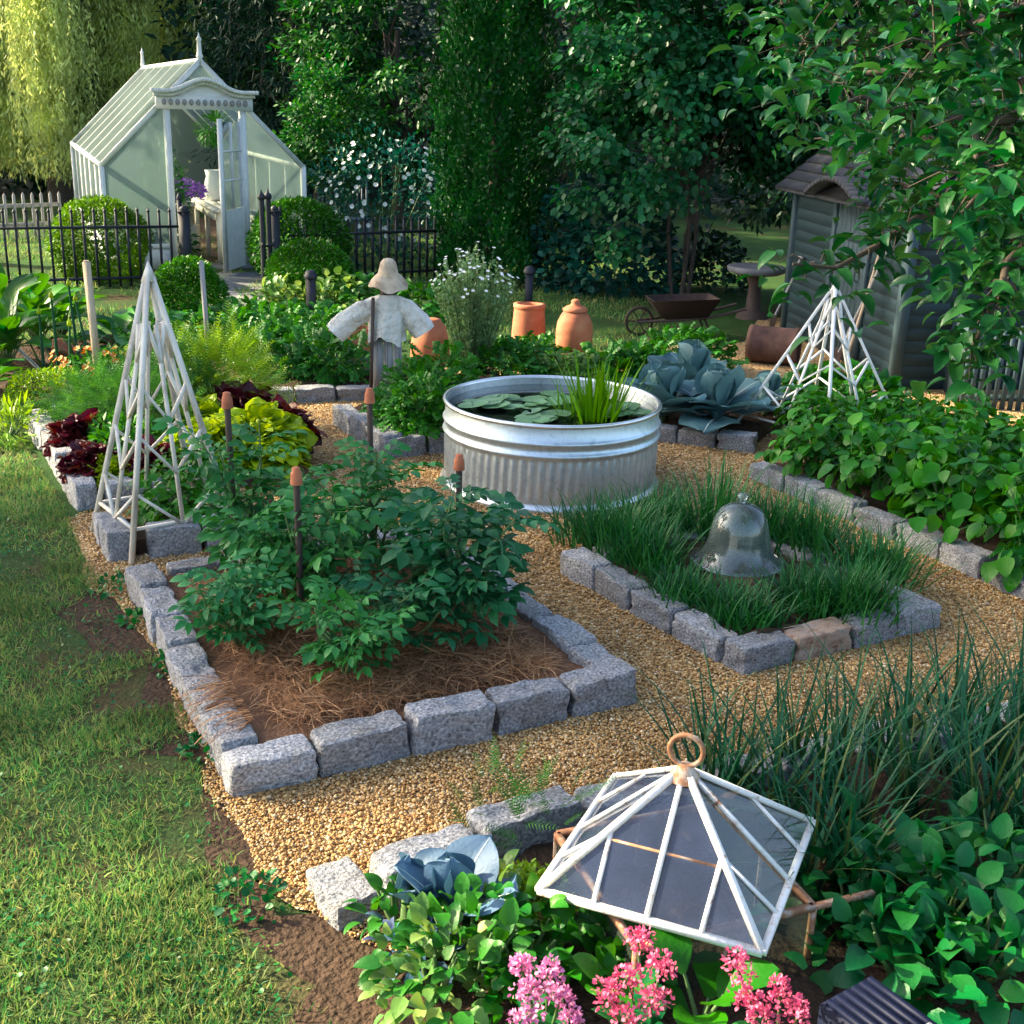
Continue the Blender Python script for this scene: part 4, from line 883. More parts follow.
t = thing('hanging_basket', 'leafy trailing plant hanging under the greenhouse roof', 'hanging plant', ghw(1.9, 1.4, 2.05)); g = G(); P, O = dome(450, (0, 0, 0), (.3, .3, .25), -1); g.batch(LEAF4, P, O - (0, 0, .5), O, .09); g.build('foliage', M['potato'], t)
g = G(); g.tube([(0, 0, 0), (0, 0, .62)], .006, 4); g.build('chain', M['black_iron'], t)
for x, y, s_, lab in ((.45, .5, .6, 'leafy plant pressed against the left front panel inside the greenhouse'), (2.75, .5, .6, 'leafy plant behind the right front panel inside the greenhouse'), (.5, 2.2, .7, 'leafy plant behind the left side panels of the greenhouse'), (1.0, .75, .95, 'leafy plant standing just inside the left door jamb of the greenhouse'), (1.3, 4.2, 1.1, 'dark leafy plant at the back of the greenhouse aisle')):
    bush('greenhouse_plant', lab, 'plant', ghw(x, y, 0), (.4, .4, 1.6*s_), 900, LEAF4, .12, M['mid_tree'])
g = G(); g.add([ghw(.03, .03, .02), ghw(GW-.03, .03, .02), ghw(GW-.03, GL, .02), ghw(.03, GL, .02)], [(0,1,2,3)]); structure(g, 'greenhouse_floor', M['terracotta_dark'])

# ================================================================== fences
def fence(p0, p1, h, label, name='metal_fence', m='black_iron', gap=.125, pw=.032, posts=True, rails=(.86, .14), cat='fence', postw=.06, over=.0, flat_=False, posth=1.15):
    p0 = np.array(p0, float); p1 = np.array(p1, float); L = np.linalg.norm(p1 - p0); a = math.atan2(*(p1 - p0)[::-1]); t = thing(name, label, cat, (*p0, 0), a)
    for r in rails: g = G(); g.box((L/2, 0, h*r), (L, pw*1.5 if not flat_ else .03, .035 if not flat_ else .07)); g.build('rail', M[m], t)
    n = int(L / gap); g = G()
    for i in range(n + 1):
        x = i * L / n; hh = h * (1 + rng.uniform(-.01, .01)); w = pw
        if flat_: g.box((x, -.02, hh/2), (.05, .015, hh)); g.add([(x-.025,-.028,hh),(x+.025,-.028,hh),(x+.025,-.012,hh),(x-.025,-.012,hh),(x,-.02,hh+.05)], [(0,1,4),(1,2,4),(2,3,4),(3,0,4)])
        else: g.box((x, 0, hh/2), (w, w, hh)); g.lathe([(w*.55, hh), (w*.9, hh+.012), (w*.4, hh+.03), (.001, hh+.07)], c=(x, 0, 0), n=6)
    g.build('pickets', M[m], t)
    if posts:
        for x in (0, L):
            g = G(); g.box((x, 0, h*posth/2), (postw, postw, h*posth)); g.lathe([(postw*.5, h*posth), (postw*.7, h*posth+.03), (postw*.4, h*posth+.07), (.001, h*posth+.11)], c=(x, 0, 0), n=10); g.build('post', M[m], t)
    return t
f0 = at(-60, 292)[:2]; f1 = at(184, 285)[:2]
fence(f0, f1, 1.02, 'black metal picket fence left of the greenhouse gate', rails=(.80, .12), gap=.14)
fence(at(282, 286)[:2], at(449, 276)[:2], .88, 'black metal picket fence right of the greenhouse gate', rails=(.80, .12), gap=.13)
fence(at(-30, 240)[:2], at(62, 235)[:2], .75, 'pale grey wooden picket fence far behind on the left', name='picket_fence', m='wood_grey', gap=.16, flat_=True, posts=False, rails=(.75, .3))
for px, pb, pt, w, lab in ((188, 287, 212, .15, 'broad black gate post at the left of the greenhouse path'), (277, 292, 212, .13, 'plain black gate post at the right of the path beside the finial post')):
    p = at(px, pb); h = ztop(p, pt); t = thing('gate_post', lab, 'gate post', (p[0], p[1], 0), .2); g = G(); g.box((0, 0, h/2), (w, w, h)); g.build('post', M['black_iron'], t)
    g = G(); g.box((0, 0, h+.01), (w*1.15, w*1.15, .025)); g.lathe([(w*.4, h+.02), (w*.45, h+.05), (w*.2, h+.08), (.001, h+.09)], n=10); g.build('cap', M['black_iron'], t)
p = at(265, 300); h = ztop(p, 200); t = thing('gate_leaf', 'narrow black metal gate folded back with tall finials and ring latches', 'gate', (p[0], p[1], 0), math.radians(70))
for x in (0, .16): g = G(); g.tube([(x, 0, 0), (x, 0, h)], .035, 10); g.lathe([(.035, h), (.055, h+.02), (.05, h+.06), (.02, h+.09), (.001, h+.14)], c=(x, 0, 0), n=10); g.build('upright', M['black_iron'], t)
for z in (.25, h*.55): g = G(); g.tube([(-.08, -.03, z+.03), (.0, -.06, z), (.16, -.06, z), (.24, -.03, z+.05)], .018, 7); g.build('hinge_strap', M['black_iron'], t)

# ================================================================== garden bench behind, bird bath, wheelbarrow
p = at(338, 240); t = thing('garden_bench', 'blue grey wooden bench with a curved back behind the fence', 'bench', (p[0], p[1], 0), math.radians(-20))
g = G(); xs = np.linspace(-.6, .6, 21)
for a, b in zip(xs[:-1], xs[1:]): g.bar((a, .2, .80 + .45*(a/.6)**2), (b, .2, .80 + .45*(b/.6)**2), .09, .05)
for x in np.linspace(-.52, .52, 12): g.bar((x, .2, .42), (x, .2, .80 + .45*(x/.6)**2), .05, .02)
g.build('backrest', M['grey_blue'], t); g = G()
for k in range(4): g.box((0, -.25+.13*k, .42), (1.2, .11, .03))
g.build('seat', M['grey_blue'], t)
for x in (-.55, .55):
    for y in (-.25, .2): g = G(); g.box((x, y, .21), (.06, .06, .42)); g.build('leg', M['grey_blue'], t)
p = at(752, 318); h = ztop(p, 266); t = thing('bird_bath', 'pale round stone table top on a dark pedestal under the trees', 'garden table', (p[0], p[1], 0))
g = G(); g.lathe([(.001, h-.10), (.30, h-.10), (.37, h-.07), (.38, h-.02), (.36, h), (.30, h-.01), (.001, h-.02)], n=40); g.build('top', M['stone_path'], t, True)
g = G(); g.lathe([(.22, 0), (.20, .06), (.10, .12), (.08, h*.6), (.12, h-.14), (.2, h-.09)], n=20); g.build('pedestal', M['wood_dark'], t, True)
p = at(680, 336); t = thing('wheelbarrow', 'old dark rusty wheelbarrow standing in the shade of the trees', 'wheelbarrow', (p[0], p[1], 0), math.radians(8))
g = G(); a, b = (-.42, -.26, .55), (.42, .26, .55)
top = [(-.48,-.28,.52),(.46,-.30,.56),(.46,.30,.56),(-.48,.28,.52)]; bot = [(-.28,-.17,.26),(.30,-.20,.26),(.30,.20,.26),(-.28,.17,.26)]
g.add(top + bot, [(0,4,5,1),(1,5,6,2),(2,6,7,3),(3,7,4,0),(4,7,6,5)]); inn = [(x*.95, y*.95, z) for x, y, z in top]; g.add(top + inn, [(0,1,5,4),(1,2,6,5),(2,3,7,6),(3,0,4,7)])
g.add([(x*.95, y*.95, z) for x, y, z in top] + [(x*.95, y*.95, z+.02) for x, y, z in bot], [(1,5,4,0),(2,6,5,1),(3,7,6,2),(0,4,7,3),(5,6,7,4)]); g.build('tray', M['rust'], t)
for y in (-.2, .2): g = G(); g.tube([(-.62, y*.3, .2), (-.2, y*.8, .24), (.4, y, .3), (.85, y*1.1, .42)], .02, 7); g.build('handle', M['wood_dark'], t)
for y in (-.18, .18): g = G(); g.tube([(.28, y, .27), (.42, y*1.1, 0)], .014, 6); g.build('leg', M['rust'], t)
g = G(); Rw = np.array(Matrix.Rotation(PI/2, 3, 'X')); g.lathe([(.17, -.03), (.20, -.02), (.205, 0), (.20, .02), (.17, .03), (.17, -.03)], n=24, c=(-.60, 0, .205), R=Rw)
for k in range(6): g.tube([(-.60, 0, .205), (-.60+.18*math.cos(k*PI/3), 0, .205+.18*math.sin(k*PI/3))], .008, 5)
g.build('wheel', M['rust'], t, True); t.scale = (.86, .86, .86)

# ================================================================== shed
c0 = np.array((3.75, 11.85)); c1 = np.array((3.35, 15.14)); LS = np.linalg.norm(c1 - c0); aS = math.atan2(*(c1 - c0)[::-1]) ; WS, HS, RS = 2.6, 1.86, 2.95
t = thing('garden_shed', 'dark blue green clapboard garden shed with shingled roof and arched door hood', 'shed', (*c0, 0), aS)
# local: x along the front wall (away from camera), y < 0 is the depth of the shed
def siding(g, x0, x1, yf, z0, z1, nrm_axis, sgn, step=.125):
    z = z0
    while z < z1 - .01:
        zt = min(z + step + .012, z1)
        if nrm_axis == 'y': v = [(x0, yf+sgn*.022, z), (x1, yf+sgn*.022, z), (x1, yf+sgn*.006, zt), (x0, yf+sgn*.006, zt), (x0, yf, z), (x1, yf, z)]
        else: v = [(yf+sgn*.022, x0, z), (yf+sgn*.022, x1, z), (yf+sgn*.006, x1, zt), (yf+sgn*.006, x0, zt), (yf, x0, z), (yf, x1, z)]
        g.add(v, [(0,1,2,3),(4,5,1,0)]); z += step
D0, D1 = .95, 1.95
g = G(); g.box((LS/2, -WS/2, HS/2), (LS-.01, WS-.01, HS)); siding(g, 0, D0, 0, 0, HS, 'y', 1); siding(g, D1, LS, 0, 0, HS, 'y', 1); siding(g, -WS, 0, 0, 0, HS, 'x', -1)
# gable ends
for x, s_ in ((0, -1), (LS, 1)): g.add([(x, 0, HS), (x, -WS, HS), (x, -WS/2, RS)], [(0,1,2)])
z = HS
while z < RS - .1:
    f_ = 1 - (z - HS) / (RS - HS); f2 = 1 - (z + .125 - HS) / (RS - HS); f2 = max(f2, 0)
    g.add([(-.022, -WS/2 - WS/2*f_, z), (-.022, -WS/2 + WS/2*f_, z), (-.006, -WS/2 + WS/2*f2, z+.13), (-.006, -WS/2 - WS/2*f2, z+.13)], [(0,1,2,3)]); z += .125
g.build('wall', M['shed_paint'], t)
g = G(); 
for x, y in ((0, 0), (LS, 0), (0, -WS)): g = G(); g.box((x - .004*(x == 0), y + .004, HS/2), (.10, .10, HS)); g.build('corner_trim', M['shed_trim'], t)
g = G()
for k in range(13):
    for sg in (1, -1):
        q0 = k / 13; q1 = (k + 1.25) / 13; y = lambda q: -WS/2 + sg * (WS/2 + .22) * (1 - q); zz = lambda q: HS - .16 + (RS - HS + .19) * q
        if q1 > 1: q1 = 1
        g.add([(-.25, y(q0), zz(q0)+.035), (LS+.25, y(q0), zz(q0)+.035), (LS+.25, y(q1), zz(q1)+.012), (-.25, y(q1), zz(q1)+.012), (-.25, y(q0), zz(q0)), (LS+.25, y(q0), zz(q0))], [(0,1,2,3) if sg < 0 else (3,2,1,0), (4,5,1,0)])
g.add([(-.25, -WS/2+WS/2+.22, HS-.17), (LS+.25, .22, HS-.17), (LS+.25, -WS/2, RS+.02), (-.25, -WS/2, RS+.02), (LS+.25, -WS-.22, HS-.17), (-.25, -WS-.22, HS-.17)], [(0,1,2,3),(3,2,4,5)])
g.build('roof', M['shingle'], t)
g = G()
for k in range(7): x = D0 + .06 + (D1-D0-.12) * (k + .5) / 7; g.box((x, .012, .86), ((D1-D0-.12)/7 - .008, .03, 1.62))
g.box(((D0+D1)/2, .03, .45), (D1-D0-.16, .02, .10)); g.box(((D0+D1)/2, .03, 1.35), (D1-D0-.16, .02, .10)); d_ = g.build('door', M['shed_trim'], t)
g = G(); g.tube([(D0+.18, .04, .9), (D0+.18, .07, .92), (D0+.18, .07, 1.0), (D0+.18, .04, 1.02)], .009, 6); g.build('handle', M['black_iron'], d_)
for x in (D0, D1): g = G(); g.box((x, .025, .87), (.10, .05, 1.74)); g.build('door_casing', M['shed_trim'], t)
g = G(); xs = np.linspace(-.75, .75, 16)
for a, b in zip(xs[:-1], xs[1:]): g.bar(((D0+D1)/2+a, .16, 1.74+.20*(1-(a/.75)**2)), ((D0+D1)/2+b, .16, 1.74+.20*(1-(b/.75)**2)), .36, .05)
g.build('door_hood', M['shingle'], t)
for y0, sw, lab, kind in ((.40, .16, 'long handled garden fork leaning on the near side of the shed front', 'fork'), (.62, -.24, 'long handled spade crossing the fork against the shed', 'spade'), (2.75, .1, 'short handled shovel leaning at the far end of the shed front', 'spade')):
    ca, sa = math.cos(aS), math.sin(aS); W_ = lambda x, y, z: np.array((c0[0]+x*ca-y*sa, c0[1]+x*sa+y*ca, z)); k_ = 1.35 if y0 < 2 else .95
    o = thing('garden_' + kind, lab, kind, tuple(W_(y0, .35, 0))); b0 = W_(y0, .35, 0); g = G(); g.tube([W_(y0, .35, .25) - b0, W_(y0+sw*.6, .16, k_*.7) - b0, W_(y0+sw, .06, k_) - b0], .016, 7); g.bar(W_(y0+sw-.06, .06, k_) - b0, W_(y0+sw+.06, .06, k_) - b0, .025); g.build('handle', M['wood_pale' if kind == 'fork' else 'wood_grey'], o)
    g = G()
    if kind == 'fork':
        for q in (-.075, -.025, .025, .075): g.tube([W_(y0+q, .36, .27) - b0, W_(y0+q, .37, .12) - b0, W_(y0+q, .33, .0) - b0], .006, 5)
        g.bar(W_(y0-.085, .36, .27) - b0, W_(y0+.085, .36, .27) - b0, .016)
    else: g.add([W_(y0-.09, .35, .28)-b0, W_(y0+.09, .35, .28)-b0, W_(y0+.09, .37, .1)-b0, W_(y0, .36, .0)-b0, W_(y0-.09, .37, .1)-b0, W_(y0-.09, .36, .28)-b0+.006, W_(y0+.09, .36, .28)-b0+.006, W_(y0+.09, .38, .1)-b0+.006, W_(y0, .37, .0)-b0+.006, W_(y0-.09, .38, .1)-b0+.006], [(0,1,2,3,4)], [(5,6,7,8,9)])
    g.build('head', M['rust'], o)
# slatted bin
p0 = at(958, 408)[:2]; p1 = p0 + np.array((1.3, .02)); t = thing('slatted_bin', 'blue grey vertical slat compost bin at the right edge', 'compost bin', (*p0, 0), math.radians(-8)); h = .80
g = G()
for k in range(19): g.box((.03 + .072*k, 0, h/2), (.044, .02, h + .03*math.sin(k*2.1)))
for k in range(12): g.box((0, .06 + .072*k, h/2), (.02, .044, h + .03*math.sin(k*1.7)))
g.build('slats', M['shed_trim'], t); g = G()
for z in (.12, h-.12): g.box((.67, .025, z), (1.34, .025, .06)); g.box((.025, .45, z), (.025, .85, .06))
g.build('rails', M['shed_paint'], t)

# ================================================================== tomato bed
def tomato(loc, R, n, label, m='tomato', size=.26, seed=0, droop=.35, low=False):
    n = int(n * .84); size *= .94; R = (R[0]*1.02, R[1]*1.02, R[2]*1.10)
    t = thing('tomato_plant', label, 'tomato plant', (loc[0], loc[1], .10), 0, 'tomato plants in the straw bed'); g = G(); st = G(); ns = 6 if not low else 5
    P_, D_, N_ = [], [], []
    for s_ in range(ns):
        a = s_ * 2.4 + seed; q = .25 + .75 * rng.random(); tip = np.array((R[0]*q*math.cos(a)*.85, R[1]*q*math.sin(a)*.85, R[2]*rng.uniform(.7, 1.02)*(1-.25*q)))
        Q = np.array([(0,0,0), tip*(.35,.35,.4), tip*(.7,.7,.75), tip]) + rng.normal(0, .02, (4, 3)); Q[0] = 0; st.tube(Q, [.011, .009, .007, .003], 6)
        k = n // ns; tt = np.sort(rng.uniform(.12, 1, k)) ** .85
        pts = np.stack([np.interp(tt, [0, .35, .7, 1], Q[:, c]) for c in range(3)], -1)
        an = np.arange(k) * 2.4 + a; o = np.stack([np.cos(an), np.sin(an), rng.uniform(.1, 1.1, k)], -1); P_.append(pts); D_.append(o); N_.append(np.tile((0, 0, 1.), (k, 1)) + rng.normal(0, .25, (k, 3)))
    P_, D_, N_ = map(np.concatenate, (P_, D_, N_)); g.batch(TOM, P_, D_, N_, size * rng.uniform(.55, 1.15, len(P_))); g.build('foliage', M[m], t, True); st.build('stem', M['stem'], t); return t
tomato(at(248, 588), (.38, .36, .82), 100, 'tall tomato plant at the back left corner of the straw bed, beside the trellis', seed=1)
tomato(at(262, 612), (.32, .38, .50), 70, 'lower bushy tomato plant in front of the back left stake', seed=2)
tomato(at(318, 628), (.40, .36, .74), 120, 'tall tomato plant tied to the middle stake of the straw bed', seed=3)
tomato(at(375, 590), (.40, .36, .74), 110, 'tomato plant at the back of the straw bed nearest the scarecrow', seed=4)
tomato(at(462, 648), (.42, .36, .72), 120, 'dark dense tomato plant on the right of the straw bed, nearest the tank', 'tomato_dark', .31, 5)
tomato(at(425, 620), (.28, .3, .62), 70, 'tomato plant between the dark right one and the middle stake', seed=6)
tomato(at(400, 672), (.30, .24, .40), 70, 'low leafy tomato plant in the middle front of the straw bed', 'tomato_dark', .24, 9, low=True)
tomato(at(240, 668), (.36, .30, .42), 110, 'low light green tomato plant at the front left of the straw bed', 'tomato_light', .22, 7, low=True)
tomato(at(345, 698), (.38, .30, .42), 90, 'sprawling low tomato plant at the front of the straw bed', 'tomato', .22, 8, low=True)

for px, pb, r, lab in ((118, 592, .13, 'small weed tuft at the back left corner of the tomato bed'), (178, 668, .11, 'small weed tuft against the lawn side of the tomato bed'), (206, 752, .10, 'small weed tuft near the front left corner of the tomato bed'), (140, 622, .09, 'tiny weed tuft between the lawn and the tomato bed edging'), (250, 905, .12, 'weed tuft on the bare soil strip beside the gravel')):
    B_ = at(px, pb); bush('weed', lab, 'weed', (B_[0], B_[1], 0), (r, r, r * .8), 90, ROUND, .035, M['mint'], stems=0)
# ================================================================== chive bed
def chives(px, pb, n, h, sp, lab, w=.0068, base=.10, m='chive'):
    n = int(n * .95); h *= 1.2
    p = at(px, pb, .1); t = thing('chive_clump', lab, 'chive plant', (p[0], p[1], .10), 0, 'chive clumps around the glass bell'); g = G()
    P = np.c_[rng.normal(0, base, (n, 2)), np.zeros(n)]; bc = at(735, 583)[:2]; P = P[np.linalg.norm(P[:, :2] + p[:2] - bc, axis=1) > (.37 if p[1] < bc[1] + .1 else .27)]; n = len(P); D_ = np.c_[rng.normal(0, sp * .62, (n, 2)) + P[:, :2] * 1.6, np.ones(n)]
    Nn = np.c_[-D_[:, :2], np.zeros(n)] + rng.normal(0, .08, (n, 3)); hh = h * rng.uniform(.55, 1.1, n)
    for k_, b_ in enumerate((.1, .25, .5)): g.batch(blade(5, b_), P[k_::3], D_[k_::3], Nn[k_::3], hh[k_::3], wid=w / hh[k_::3] * 2)
    g.build('leaves', M[m], t); return t
for px, pb, n, h, sp, lab in (
    (622, 548, 420, .30, .40, 'wide arching chive clump in the back left corner of the chive bed'), (648, 568, 360, .27, .42, 'chive clump by the left edge stones, behind the glass bell'),
    (662, 535, 380, .30, .38, 'chive clump at the back of the bed, left of the tall upright clump'), (712, 535, 170, .42, .13, 'tall upright chive clump directly behind the glass bell'),
    (682, 596, 300, .16, .45, 'low chive clump left of the foot of the glass bell'), (738, 618, 400, .17, .45, 'chive clump in front of the glass bell at the front left corner'),
    (810, 606, 400, .19, .42, 'chive clump just right of the foot of the glass bell'), (850, 610, 420, .25, .42, 'chive clump at the front right corner of the chive bed'),
    (875, 580, 360, .28, .38, 'dark chive clump by the right edge stones of the chive bed'), (810, 550, 320, .30, .32, 'thin chive clump behind and right of the glass bell'),
    (765, 540, 200, .34, .25, 'sparse chive clump at the back right of the chive bed'), (585, 540, 200, .26, .5, 'thin chive clump spilling over the back left edging stone')):
    chives(px, pb, n, h, sp, lab)
chives(720, 560, 260, .26, .35, 'chive clump immediately behind the left shoulder of the glass bell'); chives(770, 575, 260, .24, .35, 'chive clump immediately right of the glass bell')

# ================================================================== bean bed
def bean(loc, R, n, label=None, size=.235):
    t = thing('bean_plant', label, 'bean plant', loc, 0, 'bush bean plants in the right hand bed'); g = G(); P, O = dome(n, (0, 0, R[2]*.4), (R[0], R[1], R[2]*.62), -.45, .16, 4, .25)
    P[:, 2] = np.maximum(P[:, 2], .03)
    D_ = O * (1, 1, .35) + rng.normal(0, .45, (n, 3)); D_[:, 2] -= .15; Nn = O * .4 + (0, 0, 1.) + rng.normal(0, .25, (n, 3)); g.batch(TRI, P - nrm(D_) * size * .5, D_, Nn, size * rng.uniform(.7, 1.2, n)); g.build('foliage', M['bean'], t, True)
    s_ = G()
    for i in range(9): a = i * 2.4; s_.tube([(0, 0, 0), (R[0]*.35*math.cos(a), R[1]*.35*math.sin(a), R[2]*.5), (R[0]*.6*math.cos(a), R[1]*.6*math.sin(a), R[2]*.8)], [.008, .006, .003], 5)
    s_.build('stem', M['stem'], t); return t
LB = 'leafy green bush bean plant in the crowded right hand bed'
protos = [bean((3.0, 6.55, .1), (.36, .36, .52), 95, LB), bean((2.75, 7.3, .1), (.38, .36, .55), 100, LB), bean((2.55, 8.05, .1), (.36, .38, .52), 95, LB)]
k = 0
for p_, q_ in zip(protos, ((3.12, 6.78), (2.80, 7.36), (2.52, 7.95))): p_.location = (*q_, .1)
for i in range(5):
    for j in range(4):
        if (j == 0 and i < 3) or (j == 0 and i == 4): continue
        b = np.array((3.12, 6.78)) + i * np.array((-.30, .585)) + j * np.array((.44, .22)) + rng.uniform(-.06, .06, 2); copy_tree(protos[k % 3], (b[0], b[1], .1), rng.uniform(0, 6.28), LB, sc=rng.uniform(.9, 1.08) * (1 - .05 * i)); k += 1

# ================================================================== cabbages
def cabbage(loc, n, size, label, m='cabbage', heart=True, seed=0, name='cabbage', spread=1.0, grp='cabbages with large blue leaves'):
    t = thing(name, label, 'cabbage', loc, 0, grp); rr = np.random.default_rng(seed)
    for i in range(n):
        q = i / n; a = i * 2.4 + rr.uniform(-.3, .3); el = (1.35 - 1.15 * q * spread) + rr.uniform(-.1, .1)
        d = np.array((math.cos(a)*math.cos(el), math.sin(a)*math.cos(el), math.sin(el))); up = np.array((-math.cos(a)*math.sin(el), -math.sin(a)*math.sin(el), math.cos(el)))
        s = size * (.62 + .45 * q) * rr.uniform(.85, 1.1); tm = sheet_leaf(11, 8, .46, .10 if q > .3 else .42, .055, rr.uniform(.15, .4) * (1 if q > .4 else -.8), seed * 31 + i)
        rb = np.array([(x, .5 * (1 - x) * .045 + .004, z + .006) for x, y, z in tm[0][4::9]] + [(x, -.5 * (1 - x) * .045 - .004, z + .006) for x, y, z in tm[0][4::9]]); b0 = [d * .04 + np.array((0, 0, .04 + .05 * (1 - q)))]
        g = G(); g.batch(tm, b0, [d], [up], s); g.batch((rb, ([(k, k+12, k+13, k+1) for k in range(11)],)), b0, [d], [up], s, m=1)
        g.build('leaf', [M[m], M['rib']], t, True)
    g = G()
    for i in range(n):
        q = i / n; a = i * 2.4; el = 1.35 - 1.15 * q * spread
    g.tube([(0, 0, -.02), (0, 0, .10)], [.03, .02], 8); g.build('stem', M['stem'], t)
    if heart:
        g = G(); g.lathe([(.001, .28*size/.36), (.045, .26*size/.36), (.075, .18*size/.36), (.06, .09), (.02, .03)], n=18); g.build('heart', M[m], t, True)
    return t
cabbage(at(662, 420, .1), 15, .50, 'large blue green cabbage directly beside the metal tank', seed=1)
cabbage(at(716, 424, .1), 16, .52, 'largest blue green cabbage with leaves lying on the edging stones', seed=2)
cabbage(at(690, 392, .1), 14, .48, 'blue green cabbage behind the other two large cabbages', seed=3)
cabbage(at(765, 412, .1), 11, .32, 'smaller cabbage between the big cabbages and the right trellis', seed=4)
cabbage(at(452, 935, .1), 6, .25, 'young purple veined cabbage by the front edging stones', 'cabbage_purple', False, 5, 'young_cabbage', .45, None)
cabbage(at(408, 925, .1), 4, .20, 'small young cabbage with upright leaves near the lawn corner', 'cabbage_purple', False, 7, 'young_cabbage', .5, None)

# ================================================================== lettuce bed and left beds
def B(name, label, cat, px, pb, R, n, leaf, size, m, z=.1, **k):
    p = at(px, pb, z); return bush(name, label, cat, (p[0], p[1], z), R, n, leaf, size, M[m], **k)
def lettuce(px, pb, r, n, m, label, size=None, z=.1):
    p = at(px, pb, z); t = thing('lettuce', label, 'lettuce', (p[0], p[1], z), 0, 'lettuces in the left bed')
    r *= .88; R3 = (r * 1.0, r * 1.0, r * 1.15); g = G()
    for k_ in range(3):
        P, O = dome(int(n * 3.2), (0, 0, r * .25), R3, -.2, .18, 5, .2); D_ = O + (0, 0, .55) + rng.normal(0, .35, O.shape)
        g.batch(sheet_leaf(4, 6, .52, .35, .16, .5, k_), P - nrm(D_) * r * .3, D_, -O + (0, 0, .8) + rng.normal(0, .3, O.shape), r * .62 * rng.uniform(.6, 1.2, len(P)))
    g.build('leaves', M[m], t, True); g = G(); g.tube([(0,0,-.02),(0,0,.06)], .02, 7); g.build('stem', M['stem'], t); return t
for a_ in ((78, 452, .20, 26, 'red_lettuce', 'dark red lettuce nearest the lawn edge of its bed'), (92, 478, .18, 24, 'red_lettuce', 'dark red lettuce at the front left of its bed'),
           (112, 482, .14, 24, 'lettuce', 'small pale green lettuce right of the dark red ones'), (185, 470, .20, 26, 'lettuce', 'yellow green lettuce seen through the trellis pyramid'),
           (222, 462, .26, 30, 'lettuce', 'bright yellow lettuce just right of the trellis pyramid'), (262, 462, .30, 34, 'lettuce', 'largest bright yellow green lettuce behind the tomato plants'),
           (240, 430, .26, 30, 'red_lettuce', 'frilly red lettuce behind the bright yellow lettuces'), (282, 446, .24, 30, 'red_lettuce', 'bronze red frilly lettuce beside the gravel path'),
           (205, 440, .22, 26, 'lettuce', 'pale lettuce behind the trellis pyramid'), (150, 478, .18, 24, 'red_lettuce', 'dark red lettuce inside the foot of the trellis pyramid')): lettuce(*a_)
B('carrot_plant', 'feathery dark green carrot tops in the back left of the lettuce bed', 'carrot plant', 108, 428, (.42, .35, .42), 420, FERN, .22, 'fern', up=.6, rnd=.5, down=0)
B('carrot_plant', 'feathery green carrot tops behind the trellis pyramid', 'carrot plant', 140, 440, (.40, .35, .46), 420, FERN, .22, 'fern', up=.6, rnd=.5, down=0)
B('fennel_plant', 'tall light yellow green feathery fennel right of the trellis pyramid', 'fennel', 222, 420, (.40, .35, .66), 420, FERN, .25, 'fern_light', up=1, rnd=.4, down=-.3)
B('fennel_plant', 'darker feathery fennel directly behind the trellis pyramid', 'fennel', 178, 420, (.38, .35, .62), 380, FERN, .24, 'fern', up=1, rnd=.4, down=-.3)
B('leafy_herb', 'light green leafy herb in the middle of the lettuce bed', 'herb', 128, 462, (.28, .26, .34), 360, LEAF4, .08, 'parsley')
B('leafy_herb', 'green bean seedlings inside the trellis pyramid', 'herb', 178, 520, (.18, .16, .22), 70, TRI, .13, 'bean')
B('leafy_herb', 'small leafy bush growing right of the trellis pyramid base', 'herb', 195, 505, (.30, .25, .34), 170, TRI, .13, 'parsley')
B('thyme_mound', 'rounded bright green thyme mound at the left edge', 'herb', 52, 410, (.42, .32, .36), 3200, LEAF4, .035, 'thyme', z=0, lump=.06, thick=.12, stems=0)
B('grass_tuft', 'light grassy tuft beside the lawn at the left edge', 'grass tuft', 8, 440, (.3, .3, .25), 300, SLIM, .14, 'fern_light', z=0)
# broad leaved plants at the far left
def broad(px, pb, n, size, R, label, m='bigleaf', z=0, el=(1.45, .5), wid=1, name='broad_leaved_plant', tm=None):
    p = at(px, pb, z); t = thing(name, label, 'leafy plant', (p[0], p[1], z)); g = G(); s = G(); rr = rng
    i = np.arange(n); a = i * 2.4 + rr.uniform(0, 1, n); e = rr.uniform(el[1], el[0], n); d = np.stack([np.cos(a)*np.cos(e), np.sin(a)*np.cos(e), np.sin(e)], -1)
    q = rr.uniform(.25, 1, n); P = d * np.array(R) * q[:, None]; u_ = np.stack([-np.cos(a)*np.sin(e), -np.sin(a)*np.sin(e), np.cos(e)], -1)
    for kk in range(3):
        j = i[kk::3]; g.batch(tm or sheet_leaf(7, 4, .30, .2, .03, .45, kk), P[j], d[j], u_[j] + rr.normal(0, .2, (len(j), 3)), size * rr.uniform(.7, 1.15, len(j)), wid=wid)
    for j in range(n): s.tube([(0, 0, 0), P[j] * .6, P[j]], [.009, .007, .005], 5)
    g.build('foliage', M[m], t, True); s.build('stem', M['stem'], t); return t
broad(8, 372, 34, .36, (.35, .35, .80), 'tall broad leaved green plant at the left picture edge')
broad(38, 352, 34, .36, (.35, .35, .72), 'tall broad leaved plant in front of the black fence')
broad(62, 340, 28, .32, (.35, .3, .60), 'broad leaved plant between the leek stalks and the fence')
broad(125, 350, 16, .40, (.25, .25, .32), 'low plant with long pale spreading leaves in front of the fence', el=(1.0, .15))
broad(-20, 400, 22, .3, (.3, .3, .5), 'lower broad leaved plant just at the left picture edge')
